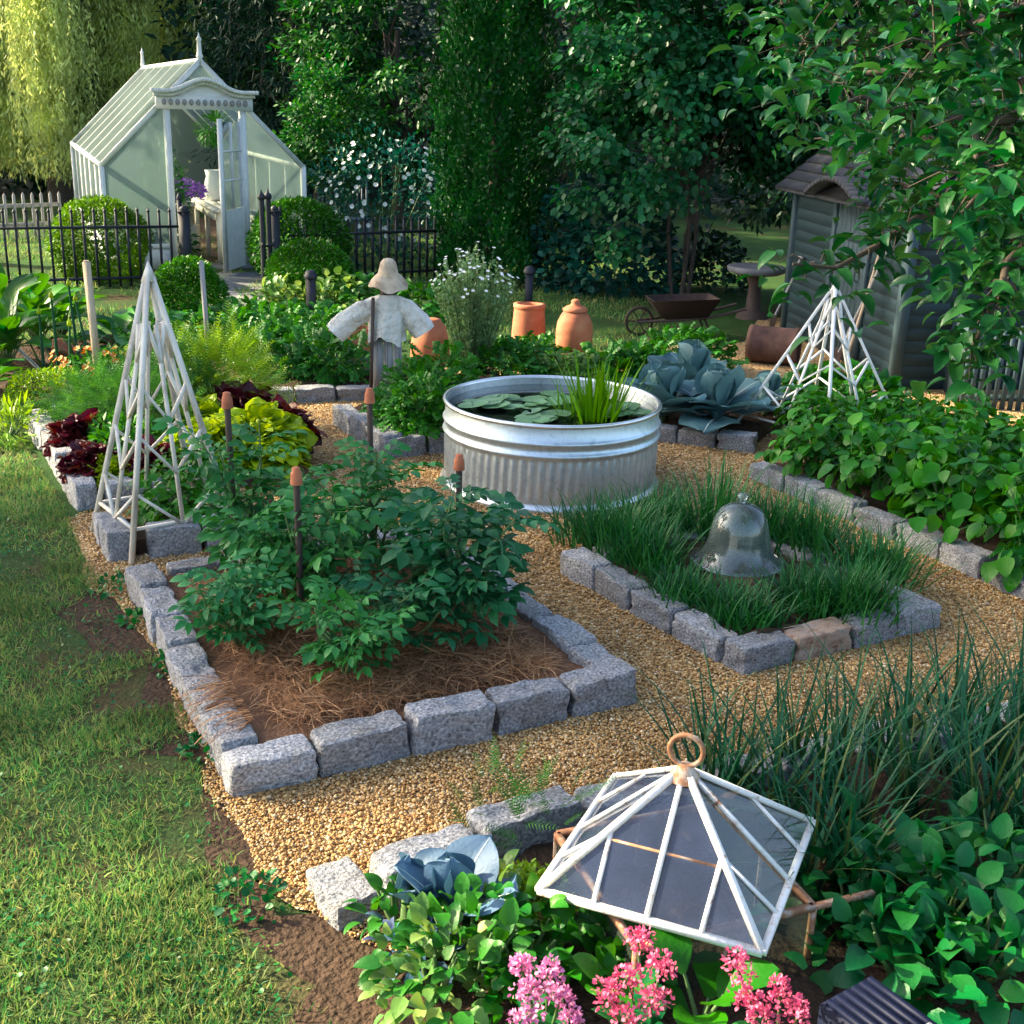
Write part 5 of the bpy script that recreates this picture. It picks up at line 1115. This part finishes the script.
for px, pb, h, lab in ((60, 385, .80, 'leek gone to seed nearest the small terracotta pot'), (45, 380, .62, 'short leek stalk left of the terracotta pot'), (80, 375, .85, 'leek stalk with a pale bud near the pale square stake'), (72, 392, .6, 'short leaning leek stalk in front of the others'), (93, 382, .75, 'leek stalk just left of the pale square stake')):
    p = at(px, pb); t = thing('leek_stalk', lab, 'leek', (p[0], p[1], 0), 0, 'flowering leek stalks'); x = rng.uniform(-.10, .04); g = G(); g.tube([(0, 0, 0), (x*.4, 0, h*.5), (x, 0, h)], [.018, .014, .010], 7); g.build('stem', M['leek'], t)
    g = G(); g.lathe([(.001, h-.01), (.022, h+.01), (.02, h+.035), (.006, h+.06), (.001, h+.08)], c=(x, 0, 0), n=10); g.build('bud', M['lettuce'], t, True)
    g = G(); q = 6; a = np.arange(q) * 2.4; g.batch(BLADE_L, np.zeros((q, 3)), np.c_[np.cos(a)*.35, np.sin(a)*.35, np.ones(q)], np.c_[-np.cos(a), -np.sin(a), np.zeros(q)], .5, wid=.07); g.build('leaves', M['leek'], t, True)
t = B('flowering_plant', 'low plant with pale yellow and orange flowers at the foot of the pale stake', 'flowering plant', 100, 395, (.34, .3, .42), 300, LEAF4, .09, 'parsley', z=0)
P, O = dome(60, (0, 0, .12), (.36, .3, .36), .0, thick=.08); blooms(t, 'flower', M['yellow_flower'], P, O + (0, -.3, .5), .06)
t = B('flowering_plant', 'yellow green leafy plant with small flowers right of the pale stake', 'flowering plant', 128, 392, (.34, .3, .36), 320, LEAF4, .10, 'lime', z=0)
P, O = dome(30, (0, 0, .1), (.36, .3, .32), .0, thick=.08); blooms(t, 'flower', M['yellow_flower'], P, O + (0, -.3, .5), .055)

# ================================================================== middle beds
for i, (px, pb, s, lab) in enumerate(((278, 388, .9, 'potato plant at the front left of the back bed'), (312, 390, 1, 'potato plant at the front middle of the back bed'), (348, 388, 1, 'potato plant left of the scarecrow'),
        (255, 372, .9, 'potato plant behind the low dull clay pot'), (295, 368, 1, 'potato plant in the second row of the back bed'), (335, 365, 1, 'potato plant in the second row next to the scarecrow'), (240, 355, .8, 'small potato plant at the back left of its bed'), (275, 350, .9, 'potato plant at the back of its bed'), (318, 350, .9, 'potato plant at the back right of its bed'))):
    B('potato_plant', lab, 'potato plant', px, pb - 10, (.34*s, .32*s, .34*s), 150, FRILL, .19, 'potato', group='potato plants left of the scarecrow', z=.06)
B('parsley_bush', 'dense dark green parsley bush directly left of the metal tank', 'herb', 420, 434, (.30, .28, .46), 480, FRILL, .13, 'parsley', lump=.2)
B('parsley_bush', 'smaller parsley plant at the foot of the scarecrow', 'herb', 392, 420, (.2, .2, .2), 180, FRILL, .12, 'potato')
B('parsley_bush', 'bright leafy herb between the scarecrow and the tank', 'herb', 425, 405, (.32, .3, .36), 300, FRILL, .13, 'parsley')
p = at(472, 382); t = thing('white_flowering_herb', 'tall airy herb covered with tiny white flowers behind the tank', 'flowering plant', (p[0], p[1], 0)); g = G(); fl = G(); st = G()
hT = ztop(p, 246); FLW = []
for i in range(110):
    a = rng.uniform(0, 6.28); q = rng.random() ** .6; e = np.array((.42*q*math.cos(a), .42*q*math.sin(a), hT*rng.uniform(.78, 1.04)*(1-.22*q*q))); Q = np.array([(.06*math.cos(a)*q, .06*math.sin(a)*q, 0), e*(.55, .55, .5), e]); st.tube(Q, [.006, .004, .002], 4, cap=False)
    k_ = 34; tt = rng.uniform(.12, .98, k_); pts = np.stack([np.interp(tt, [0, .5, 1], Q[:, c]) for c in range(3)], -1); D_ = rng.normal(0, 1, (k_, 3)); D_[:, 2] = np.abs(D_[:, 2]) + .3; g.batch(LEAF4, pts, D_, rng.normal(size=(k_, 3)), .055 * rng.uniform(.6, 1.2, k_))
    if q > .3: FLW.append(e)
g.build('foliage', M['tall'], t); st.build('stem', M['stem'], t); blooms(t, 'flower', M['white_flower'], FLW[:95], [e * (1, 1, .3) + (0, -.2, .5) for e in FLW[:95]], .034)
for a_ in ((515, 380, (.38, .3, .28), 240, 'potato', 'low leafy plant behind the tank in front of the forcing pot'), (572, 382, (.30, .22, .16), 180, 'lime', 'yellow green leafy plant in front of the bell shaped forcing pot'),
           (605, 378, (.30, .25, .20), 200, 'bean', 'green leafy plant right of the bell shaped forcing pot'), (640, 376, (.34, .25, .24), 260, 'potato', 'dark kale like plant behind the cabbages on the left'), (692, 366, (.38, .3, .32), 260, 'potato', 'dark leafy plant behind the middle of the cabbages'),
           (525, 362, (.3, .25, .18), 160, 'potato', 'leafy plant at the foot of the straight sided forcing pot'), (440, 395, (.3, .3, .4), 230, 'parsley', 'leafy green plant at the foot of the white flowering herb')):
    B('leafy_vegetable', a_[5], 'vegetable plant', a_[0], a_[1], a_[2], a_[3], FRILL, .18, a_[4], z=.05)
B('potted_leafy_plant', 'leafy plant growing from the brown clay pot behind the right trellis', 'plant', 865, 408, (.28, .28, .3), 150, BROAD, .13, 'bean', z=.2)
B('potted_leafy_plant', 'low leafy plant between the right trellis and the shed', 'plant', 815, 405, (.3, .3, .3), 170, BROAD, .12, 'potato', z=.1)
# border in front of the fence
for a_ in ((285, 318, (.45, .35, .45), 'lime', .12, 'yellow green vine like plant left of the short black post'), (335, 318, (.5, .35, .5), 'lime', .12, 'yellow green vine like plant right of the short black post'), (300, 335, (.6, .35, .35), 'potato', .12, 'low green plant at the foot of the short black post'),
           (245, 325, (.5, .4, .25), 'potato', .12, 'low green ground plant by the path to the greenhouse'), (215, 345, (.45, .35, .3), 'bean', .12, 'low green plant by the thin grey brown stake'), (370, 318, (.4, .35, .5), 'potato', .12, 'green leafy plant directly behind the scarecrow'),
           (165, 350, (.5, .4, .4), 'potato', .13, 'green leafy plant behind the top of the trellis pyramid'), (425, 322, (.5, .4, .45), 'potato', .13, 'green leafy plant behind the white flowering herb')):
    B('border_plant', a_[5], 'border plant', a_[0], a_[1], a_[2], 260, BROAD, a_[4], a_[3], z=0, group='leafy plants in the border before the fence')
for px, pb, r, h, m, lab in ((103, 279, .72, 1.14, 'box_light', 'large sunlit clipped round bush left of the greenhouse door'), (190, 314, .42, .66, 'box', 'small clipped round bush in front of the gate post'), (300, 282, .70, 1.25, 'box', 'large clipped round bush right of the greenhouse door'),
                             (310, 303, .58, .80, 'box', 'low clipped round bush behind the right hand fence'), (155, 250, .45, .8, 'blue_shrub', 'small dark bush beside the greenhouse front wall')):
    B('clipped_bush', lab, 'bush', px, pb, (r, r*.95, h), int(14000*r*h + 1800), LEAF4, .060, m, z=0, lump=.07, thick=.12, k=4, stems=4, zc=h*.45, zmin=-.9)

# ================================================================== front bed
def onion(px, pb, n, h, lab, sp=.32, w=.016, z=.09, kind='onion_plant'):
    p = at(px, pb, z); t = thing(kind, lab, 'onion plant', (p[0], p[1], z), rng.uniform(0, 6), 'onion plants in the front right bed'); g = G(); i = np.arange(n); a = i * 2.4; D_ = np.c_[np.cos(a)*sp*rng.uniform(.2, 1.3, n), np.sin(a)*sp*rng.uniform(.2, 1.3, n), np.ones(n)]
    Nn = np.c_[-D_[:, :2], np.zeros(n)] + rng.normal(0, .12, (n, 3)); hh = h * rng.uniform(.6, 1.1, n); P = np.c_[rng.normal(0, .03, (n, 2)), np.zeros(n)]
    for k_, b_ in enumerate((.12, .35, .75)): g.batch(blade(7, b_), P[k_::3], D_[k_::3], Nn[k_::3], hh[k_::3], wid=w / hh[k_::3])
    g.build('leaves', M['leek'], t, True); return t
on = [(735, 800, 16, .52), (775, 830, 18, .55), (790, 775, 15, .50), (830, 800, 18, .58), (855, 845, 18, .50), (880, 775, 18, .55), (905, 815, 20, .60), (945, 780, 18, .56), (965, 830, 20, .58), (1005, 790, 18, .55), (1015, 740, 18, .55), (955, 735, 16, .50), (820, 860, 16, .48), (1030, 850, 18, .55), (700, 775, 9, .42), (905, 745, 14, .48), (985, 760, 14, .52), (845, 755, 12, .45)]
on += [(715, 830, 12, .50), (690, 800, 10, .46), (845, 895, 14, .45), (800, 900, 10, .45), (990, 850, 14, .5)]
where = ['just behind the ring of the lantern cloche', 'directly right of the lantern cloche', 'at the path edge behind the lantern cloche', 'between the lantern cloche and the path stones', 'near the right corner of the lantern cloche', 'at the path edge in the middle of the onion row', 'in the middle of the onion patch', 'at the path edge in the right half of the patch', 'in the right half of the onion patch', 'near the right picture edge in the patch', 'at the path edge by the right picture edge', 'over the path stones right of the middle', 'low beside the right corner of the cloche frame', 'at the right picture edge above the mint', 'leftmost of the patch, leaning over the gravel path', 'leaning over the path edging stones in the middle', 'in the back row near the right edge', 'in the back row right of the lantern cloche', 'close behind the glass of the lantern cloche', 'furthest left, arching over the gravel beside the ring', 'between the mint and the right corner of the cloche', 'in front of the right corner of the lantern cloche', 'among the mint leaves near the right edge']
for (px, pb, n, h), wtxt in zip(on, where): onion(px, pb, int(n * 1.9), h * 1.12, 'dark green onion plant ' + wtxt)
for px, pb, R, n, sz, lab in ((880, 905, (.30, .26, .26), 90, .13, 'leafy green mint plant below the onions at the left of its patch'), (940, 930, (.30, .26, .28), 100, .13, 'leafy green mint plant in the middle of its patch'), (1000, 900, (.32, .28, .30), 110, .13, 'leafy green mint plant near the right picture edge'),
                              (900, 985, (.28, .24, .26), 90, .12, 'leafy green mint plant behind the navy box'), (980, 985, (.30, .26, .30), 100, .13, 'leafy green mint plant in the bottom right corner'), (850, 930, (.22, .2, .2), 50, .11, 'small mint plant beside the corner of the lantern cloche')):
    B('mint_plant', lab, 'mint plant', px, pb, R, int(n * 1.25), BROAD, sz * rng.uniform(.66, .82), 'mint', group='mint plants in the bottom right corner', z=.09, down=.15, up=.7, rnd=.5, thick=.3)
for px, pb, R, n, sz, m, lab in ((470, 985, (.26, .24, .30), 110, .095, 'potato', 'leafy pepper plant in the front bed left of the pink flowers'), (435, 1000, (.2, .2, .24), 60, .085, 'lime', 'pale yellow green leafy plant by the bare soil strip'), (520, 975, (.2, .2, .26), 70, .09, 'bean', 'green leafy plant behind the mauve flower heads'),
                                 (490, 930, (.18, .16, .22), 60, .08, 'lime', 'yellow leaved plant in front of the purple cabbage'), (395, 925, (.12, .11, .16), 26, .09, 'potato', 'small green seedling beside the corner edging stone'), (420, 960, (.14, .13, .16), 30, .085, 'cabbage_purple', 'small plant with dark purple leaves near the bare soil'),
                                 (605, 975, (.16, .15, .18), 50, .08, 'potato', 'leafy plant below the front corner of the lantern cloche')):
    B('pepper_plant' if 'pepper' in lab else 'leafy_plant', lab, 'plant', px, pb, R, int(n * 1.7), BROAD, sz * .72, m, z=.09, up=.8, rnd=.45, thick=.3)
B('thyme_mound', 'small bright green thyme left of the lantern cloche', 'herb', 528, 920, (.16, .15, .17), 1100, LEAF4, .026, 'thyme', thick=.2)
B('dill_plant', 'thin feathery dill seedling over the path stones', 'herb', 500, 835, (.14, .14, .30), 26, FERN, .13, 'fern', up=1, down=-.4, rnd=.3, stems=0)
B('dill_plant', 'thin feathery dill seedling left of the lantern cloche', 'herb', 545, 850, (.14, .14, .28), 26, FERN, .13, 'fern', up=1, down=-.4, rnd=.3, stems=0)
def valerian(base, heads, m, label, r=.055):
    t = thing('valerian_plant', label, 'flowering plant', (*base, .09)); b = np.array((*base, .09)); st = G()
    for (px, py, z, s) in heads:
        h_ = at(px, py, z) - b; Q = [(0, 0, 0), h_ * (.5, .5, .55), h_]; st.tube(Q, [.006, .005, .004], 6); g = G(); n = 150
        d = dirs(n, -.4); c = rng.normal(0, .5, (7, 3)); cc = c[rng.integers(0, 7, n)] * .6; P = h_ + (d * .55 + cc) * r * s * .78; g.batch(ROUND, P, nrm(d) + rng.normal(0, .4, (n, 3)), d, .0135 * rng.uniform(.7, 1.2, n)); g.build('flower_head', M[m], t)
    lf = G(); n = 18; a = np.arange(n) * 2.4; q = rng.uniform(.2, .7, n); hh = np.array([at(h[0], h[1], h[2]) - b for h in heads]); P = hh[rng.integers(0, len(hh), n)] * q[:, None]
    lf.batch(OVATE, P, np.c_[np.cos(a), np.sin(a), np.full(n, .4)], np.tile((0, 0, 1.), (n, 1)), .08); lf.build('leaves', M['mint'], t, True); st.build('stem', M['stem'], t)
valerian(at(545, 1060, .09)[:2], [(520, 965, .42, .8), (548, 975, .43, .9), (528, 992, .42, 1), (560, 1000, .42, .8), (525, 1015, .40, .9), (570, 1018, .4, .7)], 'rose_flower', 'pale mauve pink valerian flower heads left of the magenta ones')
valerian(at(645, 1070, .09)[:2], [(638, 942, .46, .9), (660, 968, .46, .9), (628, 978, .45, 1), (608, 998, .44, .9), (652, 1000, .44, .9), (625, 1018, .43, 1)], 'pink_flower', 'magenta valerian flower heads just below the lantern cloche')
valerian(at(775, 1075, .09)[:2], [(738, 970, .44, 1), (780, 992, .44, .9), (748, 1000, .43, .9), (800, 1012, .43, .8), (765, 1018, .42, .9)], 'pink_flower', 'magenta valerian flower heads between the cloche and navy box')
broad(612, 1022, 8, .14, (.15, .13, .20), 'plant with large round light green leaves between the pink flowers', m='parsley', z=.09, el=(1.3, .6), wid=1.35)
broad(700, 1030, 8, .15, (.16, .14, .22), 'plant with large light green leaves below the lantern cloche', m='parsley', z=.09, el=(1.3, .5), wid=1.35)
# navy ridged crate at the bottom edge
p = at(880, 1030, .36); t = thing('ridged_crate', 'dark navy ridged plastic crate corner at the bottom edge', 'crate', (p[0], p[1], 0), math.radians(35)); g = G(); w, d_, h = .20, .34, .40
g.box((0, -.05, h*.5), (w, d_, h))
g.build('body', M['navy_plastic'], t); g = G()
for k in range(6): g.box((-w/2 + .02 + k*(w-.04)/5, -.05, h + .006), (.016, d_ - .02, .016))
for k in range(4): g.box((-w/2 + .03 + k*(w-.06)/3, -.05 + d_/2 + .006, h*.5), (.02, .012, h*.9))
g.build('ridges', M['navy_plastic'], t)
g = G(); g.box((w*.1, -.12, h + .018), (.10, .06, .004)); g.build('label', M['granite'], t)

# ================================================================== trees
def cols(px, y): return (px - 512) / F * (y * math.cos(PITCH))
# willows: weeping strands of leaves
def willow(loc, R, zt, zb, ns, m, label, lf=.15, seed=0, trunk=.35):
    t = thing('willow_tree', label, 'willow', (*loc, 0)); g = G(); tw = G(); rr = np.random.default_rng(seed)
    gx = rr.normal(0, 1, (14, 2)) * .45
    for s_ in range(ns):
        c = gx[rr.integers(0, 14)] + rr.normal(0, .085, 2); c = c / max(1, np.linalg.norm(c) / 1.05); x, y = c * np.array(R[:2]); rr2 = min(1, np.linalg.norm(c))
        top = zt * (1 - .28 * rr2 ** 2) * rr.uniform(.8, 1.05); bot = zb + (top - zb) * rr.beta(1.0, 3.4) * .7 + rr.uniform(0, .4)
        L = max(.6, top - bot); k = int(L / .075); q = np.linspace(0, 1, k); sx, sy = rr.normal(0, .25, 2)
        P = np.stack([x + sx*q + .06*np.sin(q*7+s_), y + sy*q, top - L*q], -1) + rr.normal(0, .035, (k, 3)); D_ = np.c_[rr.normal(0, .5, (k, 2)), np.full(k, -1.)]; g.batch(SLIM, P, D_, rr.normal(size=(k, 3)), lf * rr.uniform(.6, 1.2, k), wid=1.5)
    g.build('crown', M[m], t); limb(tw, (0, 0, -.05), (.2, 0, zt*.5), trunk, trunk*.7, 6, .1, 10)
    for i in range(12):
        a = i * 2.4; e = (R[0]*.7*math.cos(a), R[1]*.7*math.sin(a), zt*rr.uniform(.75, .95)); limb(tw, (.2, 0, zt*.45), e, trunk*.4, .03, 7, .25, 6)
    tw.build('trunk', M['bark'], t, True); return t
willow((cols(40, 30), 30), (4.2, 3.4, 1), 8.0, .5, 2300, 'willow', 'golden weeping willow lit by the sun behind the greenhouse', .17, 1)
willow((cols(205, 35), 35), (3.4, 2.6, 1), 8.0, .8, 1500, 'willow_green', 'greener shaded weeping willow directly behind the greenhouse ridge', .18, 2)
tree('spruce_tree', 'very dark evergreen tree right of the greener willow', (cols(300, 28), 28), 4.0, (1.9, 1.8, 4.0), 130, 130, .65, SLIM, .22, M['dark_tree'], down=.5, lump=.25)
tree('maple_tree', 'bushy mid green tree right of the greenhouse roof', (cols(318, 23.5), 23.5), 1.9, (.85, .8, 1.2), 60, 110, .35, LEAF4, .12, M['mid_tree'], lump=.15, zmin=-.8, trunk=.06)
tree('maple_tree', 'tall yellow green leafy tree behind the white rose bush', (cols(385, 26), 26), 3.9, (2.3, 1.8, 3.4), 150, 120, .6, LEAF4, .17, M['mid_tree'], lump=.2, zmin=-.9)
tree('maple_tree', 'leafy tree between the arborvitae and the big glossy tree', (cols(560, 25), 25), 4.2, (2.0, 1.6, 3.8), 120, 110, .6, LEAF4, .17, M['mid_tree'], lump=.2, zmin=-.9)
# arborvitae column
p = (cols(484, 18.8), 18.8); t = thing('arborvitae', 'tall narrow dark green arborvitae column behind the black fence', 'evergreen tree', (*p, 0)); g = G(); n = 26000
a = rng.uniform(0, 2*PI, n); z = rng.uniform(.1, 5.2, n); r = (.80 * np.clip((6.2 - z) / 3.4, 0, 1) ** .6 * (1 + .16*np.sin(a*5 + z*2.1) + .12*np.sin(a*9 - z*5))) * (1 - np.abs(rng.normal(0, .13, n)))
P = np.c_[r*np.cos(a), r*np.sin(a), z]; D_ = np.c_[np.cos(a)*.5, np.sin(a)*.5, np.ones(n)*.9] + rng.normal(0, .45, (n, 3)); g.batch(LEAF4, P, D_, np.c_[np.cos(a), np.sin(a), np.zeros(n)] + rng.normal(0, .4, (n, 3)), rng.uniform(.06, .13, n)); g.build('crown', M['arbor'], t)
g = G(); g.tube([(0, 0, 0), (0, 0, 3), (0, 0, 5)], [.12, .08, .02], 8); g.build('trunk', M['bark'], t)
tree('birch_tree', 'large leafy tree with glossy leaves and several slim stems in the centre', (cols(680, 17.4), 17.4), 3.55, (1.85, 1.5, 2.9), 200, 150, .46, ROUND, .115, M['glossy_tree'], .035, multi=4, lump=.22, zmin=-.85, nbr=22, down=.5, bark='bark')
B('blue_green_shrub', 'rounded dark blue green shrub left of the glossy tree stems', 'shrub', 612, 292, (.95, .8, 1.75), 2600, ROUND, .12, 'blue_shrub', z=0, lump=.2, thick=.2, k=5, zmin=-.8)
B('blue_green_shrub', 'dark shrub between the arborvitae and the short black post', 'shrub', 556, 285, (.5, .5, 1.5), 1200, ROUND, .11, 'blue_shrub', z=0, lump=.2, thick=.2, zmin=-.8)
B('blue_green_shrub', 'dark low shrub under the trees left of the bird bath', 'shrub', 705, 290, (.6, .6, .9), 900, ROUND, .11, 'dark_tree', z=0, lump=.2)
t = B('rose_bush', 'loose shrub covered with small white roses behind the right fence', 'rose bush', 385, 262, (1.45, 1.1, 2.0), 4200, LEAF4, .10, 'blue_shrub', z=0, lump=.2, thick=.2, zmin=-.8)
g = G(); d = dirs(92, -.1); d[:, 1] = -np.abs(d[:, 1]); P = np.array((0, 0, .5)) + d * (1.45, 1.1, 1.5) * rng.uniform(.85, 1.0, (92, 1)) * (1 + .12 * nz(d, 3, 2)[:, None])
blooms(t, 'rose', M['white_flower'], P * 1.03, d + (0, -.4, .1), .075, 9)
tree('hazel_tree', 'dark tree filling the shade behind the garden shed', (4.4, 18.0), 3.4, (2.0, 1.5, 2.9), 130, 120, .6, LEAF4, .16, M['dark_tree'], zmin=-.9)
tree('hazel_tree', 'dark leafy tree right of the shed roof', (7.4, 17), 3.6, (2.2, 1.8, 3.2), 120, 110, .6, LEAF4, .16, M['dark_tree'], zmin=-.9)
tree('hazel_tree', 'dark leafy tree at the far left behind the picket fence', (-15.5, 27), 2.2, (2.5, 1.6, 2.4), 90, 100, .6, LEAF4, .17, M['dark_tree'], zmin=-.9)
# distant woodland
g = G(); n = 70000; x = rng.uniform(-24, 20, n); y = rng.uniform(31, 37, n) + np.abs(x) * -.08; z = rng.uniform(0, 1, n) ** .8 * 8.5
q = nz(np.c_[x, z*1.1], 1.4, 77) > -.75; P = np.c_[x, y + nz(np.c_[x, z], 1.0, 5) * .9, z][q]; n = len(P); g.batch(LEAF4, P, np.c_[rng.normal(0, 1, n), -np.abs(rng.normal(0, .7, n)), rng.normal(-.4, .6, n)], np.c_[rng.normal(0, .5, n), -np.ones(n)*.6, np.ones(n)], rng.uniform(.2, .42, n))
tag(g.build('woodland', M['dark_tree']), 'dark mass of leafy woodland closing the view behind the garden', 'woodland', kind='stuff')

# overhanging fruit tree at the right
t = thing('apple_tree', 'overhanging apple tree with large glossy leaves reaching in from the right', 'apple tree', (4.2, 6.2, 0)); b = np.array((4.2, 6.2, 0)); g = G(); tw = G()
limb(tw, (0, 0, -.05), (-.3, 0, 2.6), .13, .09, 6, .1, 10)
def sprig(c, k=9, r=.14, size=.10):
    c = np.array(c); a = np.arange(k) * 2.4 + rng.uniform(0, 6); D_ = np.stack([np.cos(a), np.sin(a), rng.uniform(-.7, .4, k)], -1); P = c + rng.normal(0, r * .55, (k, 3)) - b
    g.batch(APPLE, P, D_, (0, 0, 1.) + rng.normal(0, .35, (k, 3)), size * rng.uniform(.6, 1.15, k))
def bough(pts, r0, dens=26, rad=.30):
    pts = np.array(pts); tt = np.linspace(0, 1, len(pts)); q = np.linspace(0, 1, 9); Q = np.stack([np.interp(q, tt, pts[:, c]) for c in range(3)], -1) + rng.normal(0, .025, (9, 3)); tw.tube(Q - b, np.linspace(r0, .006, 9), 7)
    for _ in range(dens):
        u_ = rng.uniform(.12, 1); c0_ = np.array([np.interp(u_, tt, pts[:, c]) for c in range(3)]); c = c0_ + rng.normal(0, 1, 3) * rad * (.5, .5, .42); c[2] += -.02
        tw.tube([c0_ - b, (c0_ + c) / 2 - b + (0, 0, .03), c - b], [.004, .003, .002], 5, cap=False); sprig(c, int(rng.integers(6, 11)))
S0 = (3.9, 6.2, 2.5)
bough([S0, aty(985, 170, 5.4), aty(915, 220, 5.0), aty(855, 262, 4.8), aty(800, 262, 4.7)], .026, 20, .11)
bough([S0, aty(980, 120, 5.2), aty(905, 110, 4.9), aty(840, 100, 4.8)], .04, 34, .22)
bough([S0, aty(960, 60, 5.6), aty(880, 40, 5.6), aty(800, 45, 5.6)], .04, 52, .28)
bough([S0, aty(960, 10, 5.2), aty(860, -15, 5.2), aty(780, 5, 5.4)], .04, 50, .28)
bough([S0, aty(1040, 230, 4.4), aty(1000, 290, 4.2), aty(990, 320, 4.1), aty(965, 350, 4.1)], .02, 24, .12)
bough([S0, aty(1040, 100, 4.2), aty(980, 150, 4.0), aty(965, 210, 4.0)], .03, 40, .2)
bough([S0, aty(1050, 0, 4.3), aty(985, 20, 4.2), aty(935, 50, 4.2)], .03, 46, .24)
bough([S0, aty(1060, 160, 4.6), aty(1020, 220, 4.5), aty(1000, 280, 4.5)], .02, 44, .17)
bough([S0, aty(1000, 60, 6.6), aty(920, 70, 7.0), aty(850, 80, 7.2), aty(790, 110, 7.2)], .04, 60, .32)
bough([S0, aty(985, 150, 6.2), aty(915, 140, 6.7), aty(860, 150, 7.0)], .03, 34, .24)
bough([S0, aty(1000, 200, 6.6), aty(940, 190, 7.0), aty(885, 185, 7.4)], .025, 36, .22)
bough([S0, aty(990, 110, 7.0), aty(900, 120, 7.6), aty(820, 140, 8.0)], .03, 46, .28)
bough([S0, (4.5, 7.5, 3.4), (3.6, 8.4, 3.8)], .04, 40, .4)
bough([S0, (5.2, 5.2, 3.6), (4.4, 4.4, 3.8)], .04, 40, .4)
g.build('crown', M['apple'], t, True); tw.build('trunk', M['twig'], t, True)

# unseen trees added left of the lawn so their crowns shade the garden
for i, (x, y, zc, R, lab) in enumerate(((-12.0, 8.9, 7.2, (2.0, 1.7, 1.8), 'unseen tall tree added for shade left of the lawn beside the tomato bed'), (-9.4, 11.0, 7.4, (2.5, 2.0, 1.8), 'unseen tall tree added for shade left of the lawn level with the lettuce bed'),
                                        (-9.6, 7.4, 7.2, (2.2, 1.6, 1.8), 'unseen tall tree added for shade nearest the left side of the lawn'), (-11.2, 13.3, 7.2, (1.8, 1.5, 1.6), 'unseen tall tree added for shade further left, level with the tank'),
                                        (-6.7, 16.3, 6.9, (2.4, 1.8, 1.3), 'unseen tall tree added for shade with a high crown in front of the greenhouse'), (-9.6, 19.2, 7.0, (2.8, 2.0, 1.5), 'unseen tall tree added for shade beside the greenhouse'), (-14.6, 9.1, 7.2, (1.7, 1.6, 1.4), 'unseen slender tall tree added for shade furthest to the left'))):
    t = thing('added_shade_tree', lab, 'tree', (x, y, 0)); g = G(); C, O = dome((60, 64, 64, 56, 110, 120, 60)[i], (0, 0, zc), R, -.8, .2, 3, .35)
    for c, u_ in zip(C, O):
        P = c + dirs(80, -1) * .8 * rng.uniform(.2, 1, (80, 1)); D_, Nn = leafdir(np.tile(u_, (80, 1)), .3, .6, .3); g.batch(LEAF4, P, D_, Nn, .22 * rng.uniform(.6, 1.2, 80))
    g.build('crown', M['mid_tree'], t); tw = G(); bx = -max(0, x + 9.5) - .2 if x > -9.4 else 0
    limb(tw, (bx * .9, -1.2 if bx else 0, -.05), (0, 0, zc - .5), .2, .1, 7, .08, 9)
    for c in C[:10]: limb(tw, (0, 0, zc - 1.4), c, .07, .02, 5, .2, 5)
    tw.build('trunk', M['bark'], t, True)
print('objects', len(bpy.data.objects), 'verts', sum(len(m.vertices) for m in bpy.data.meshes))
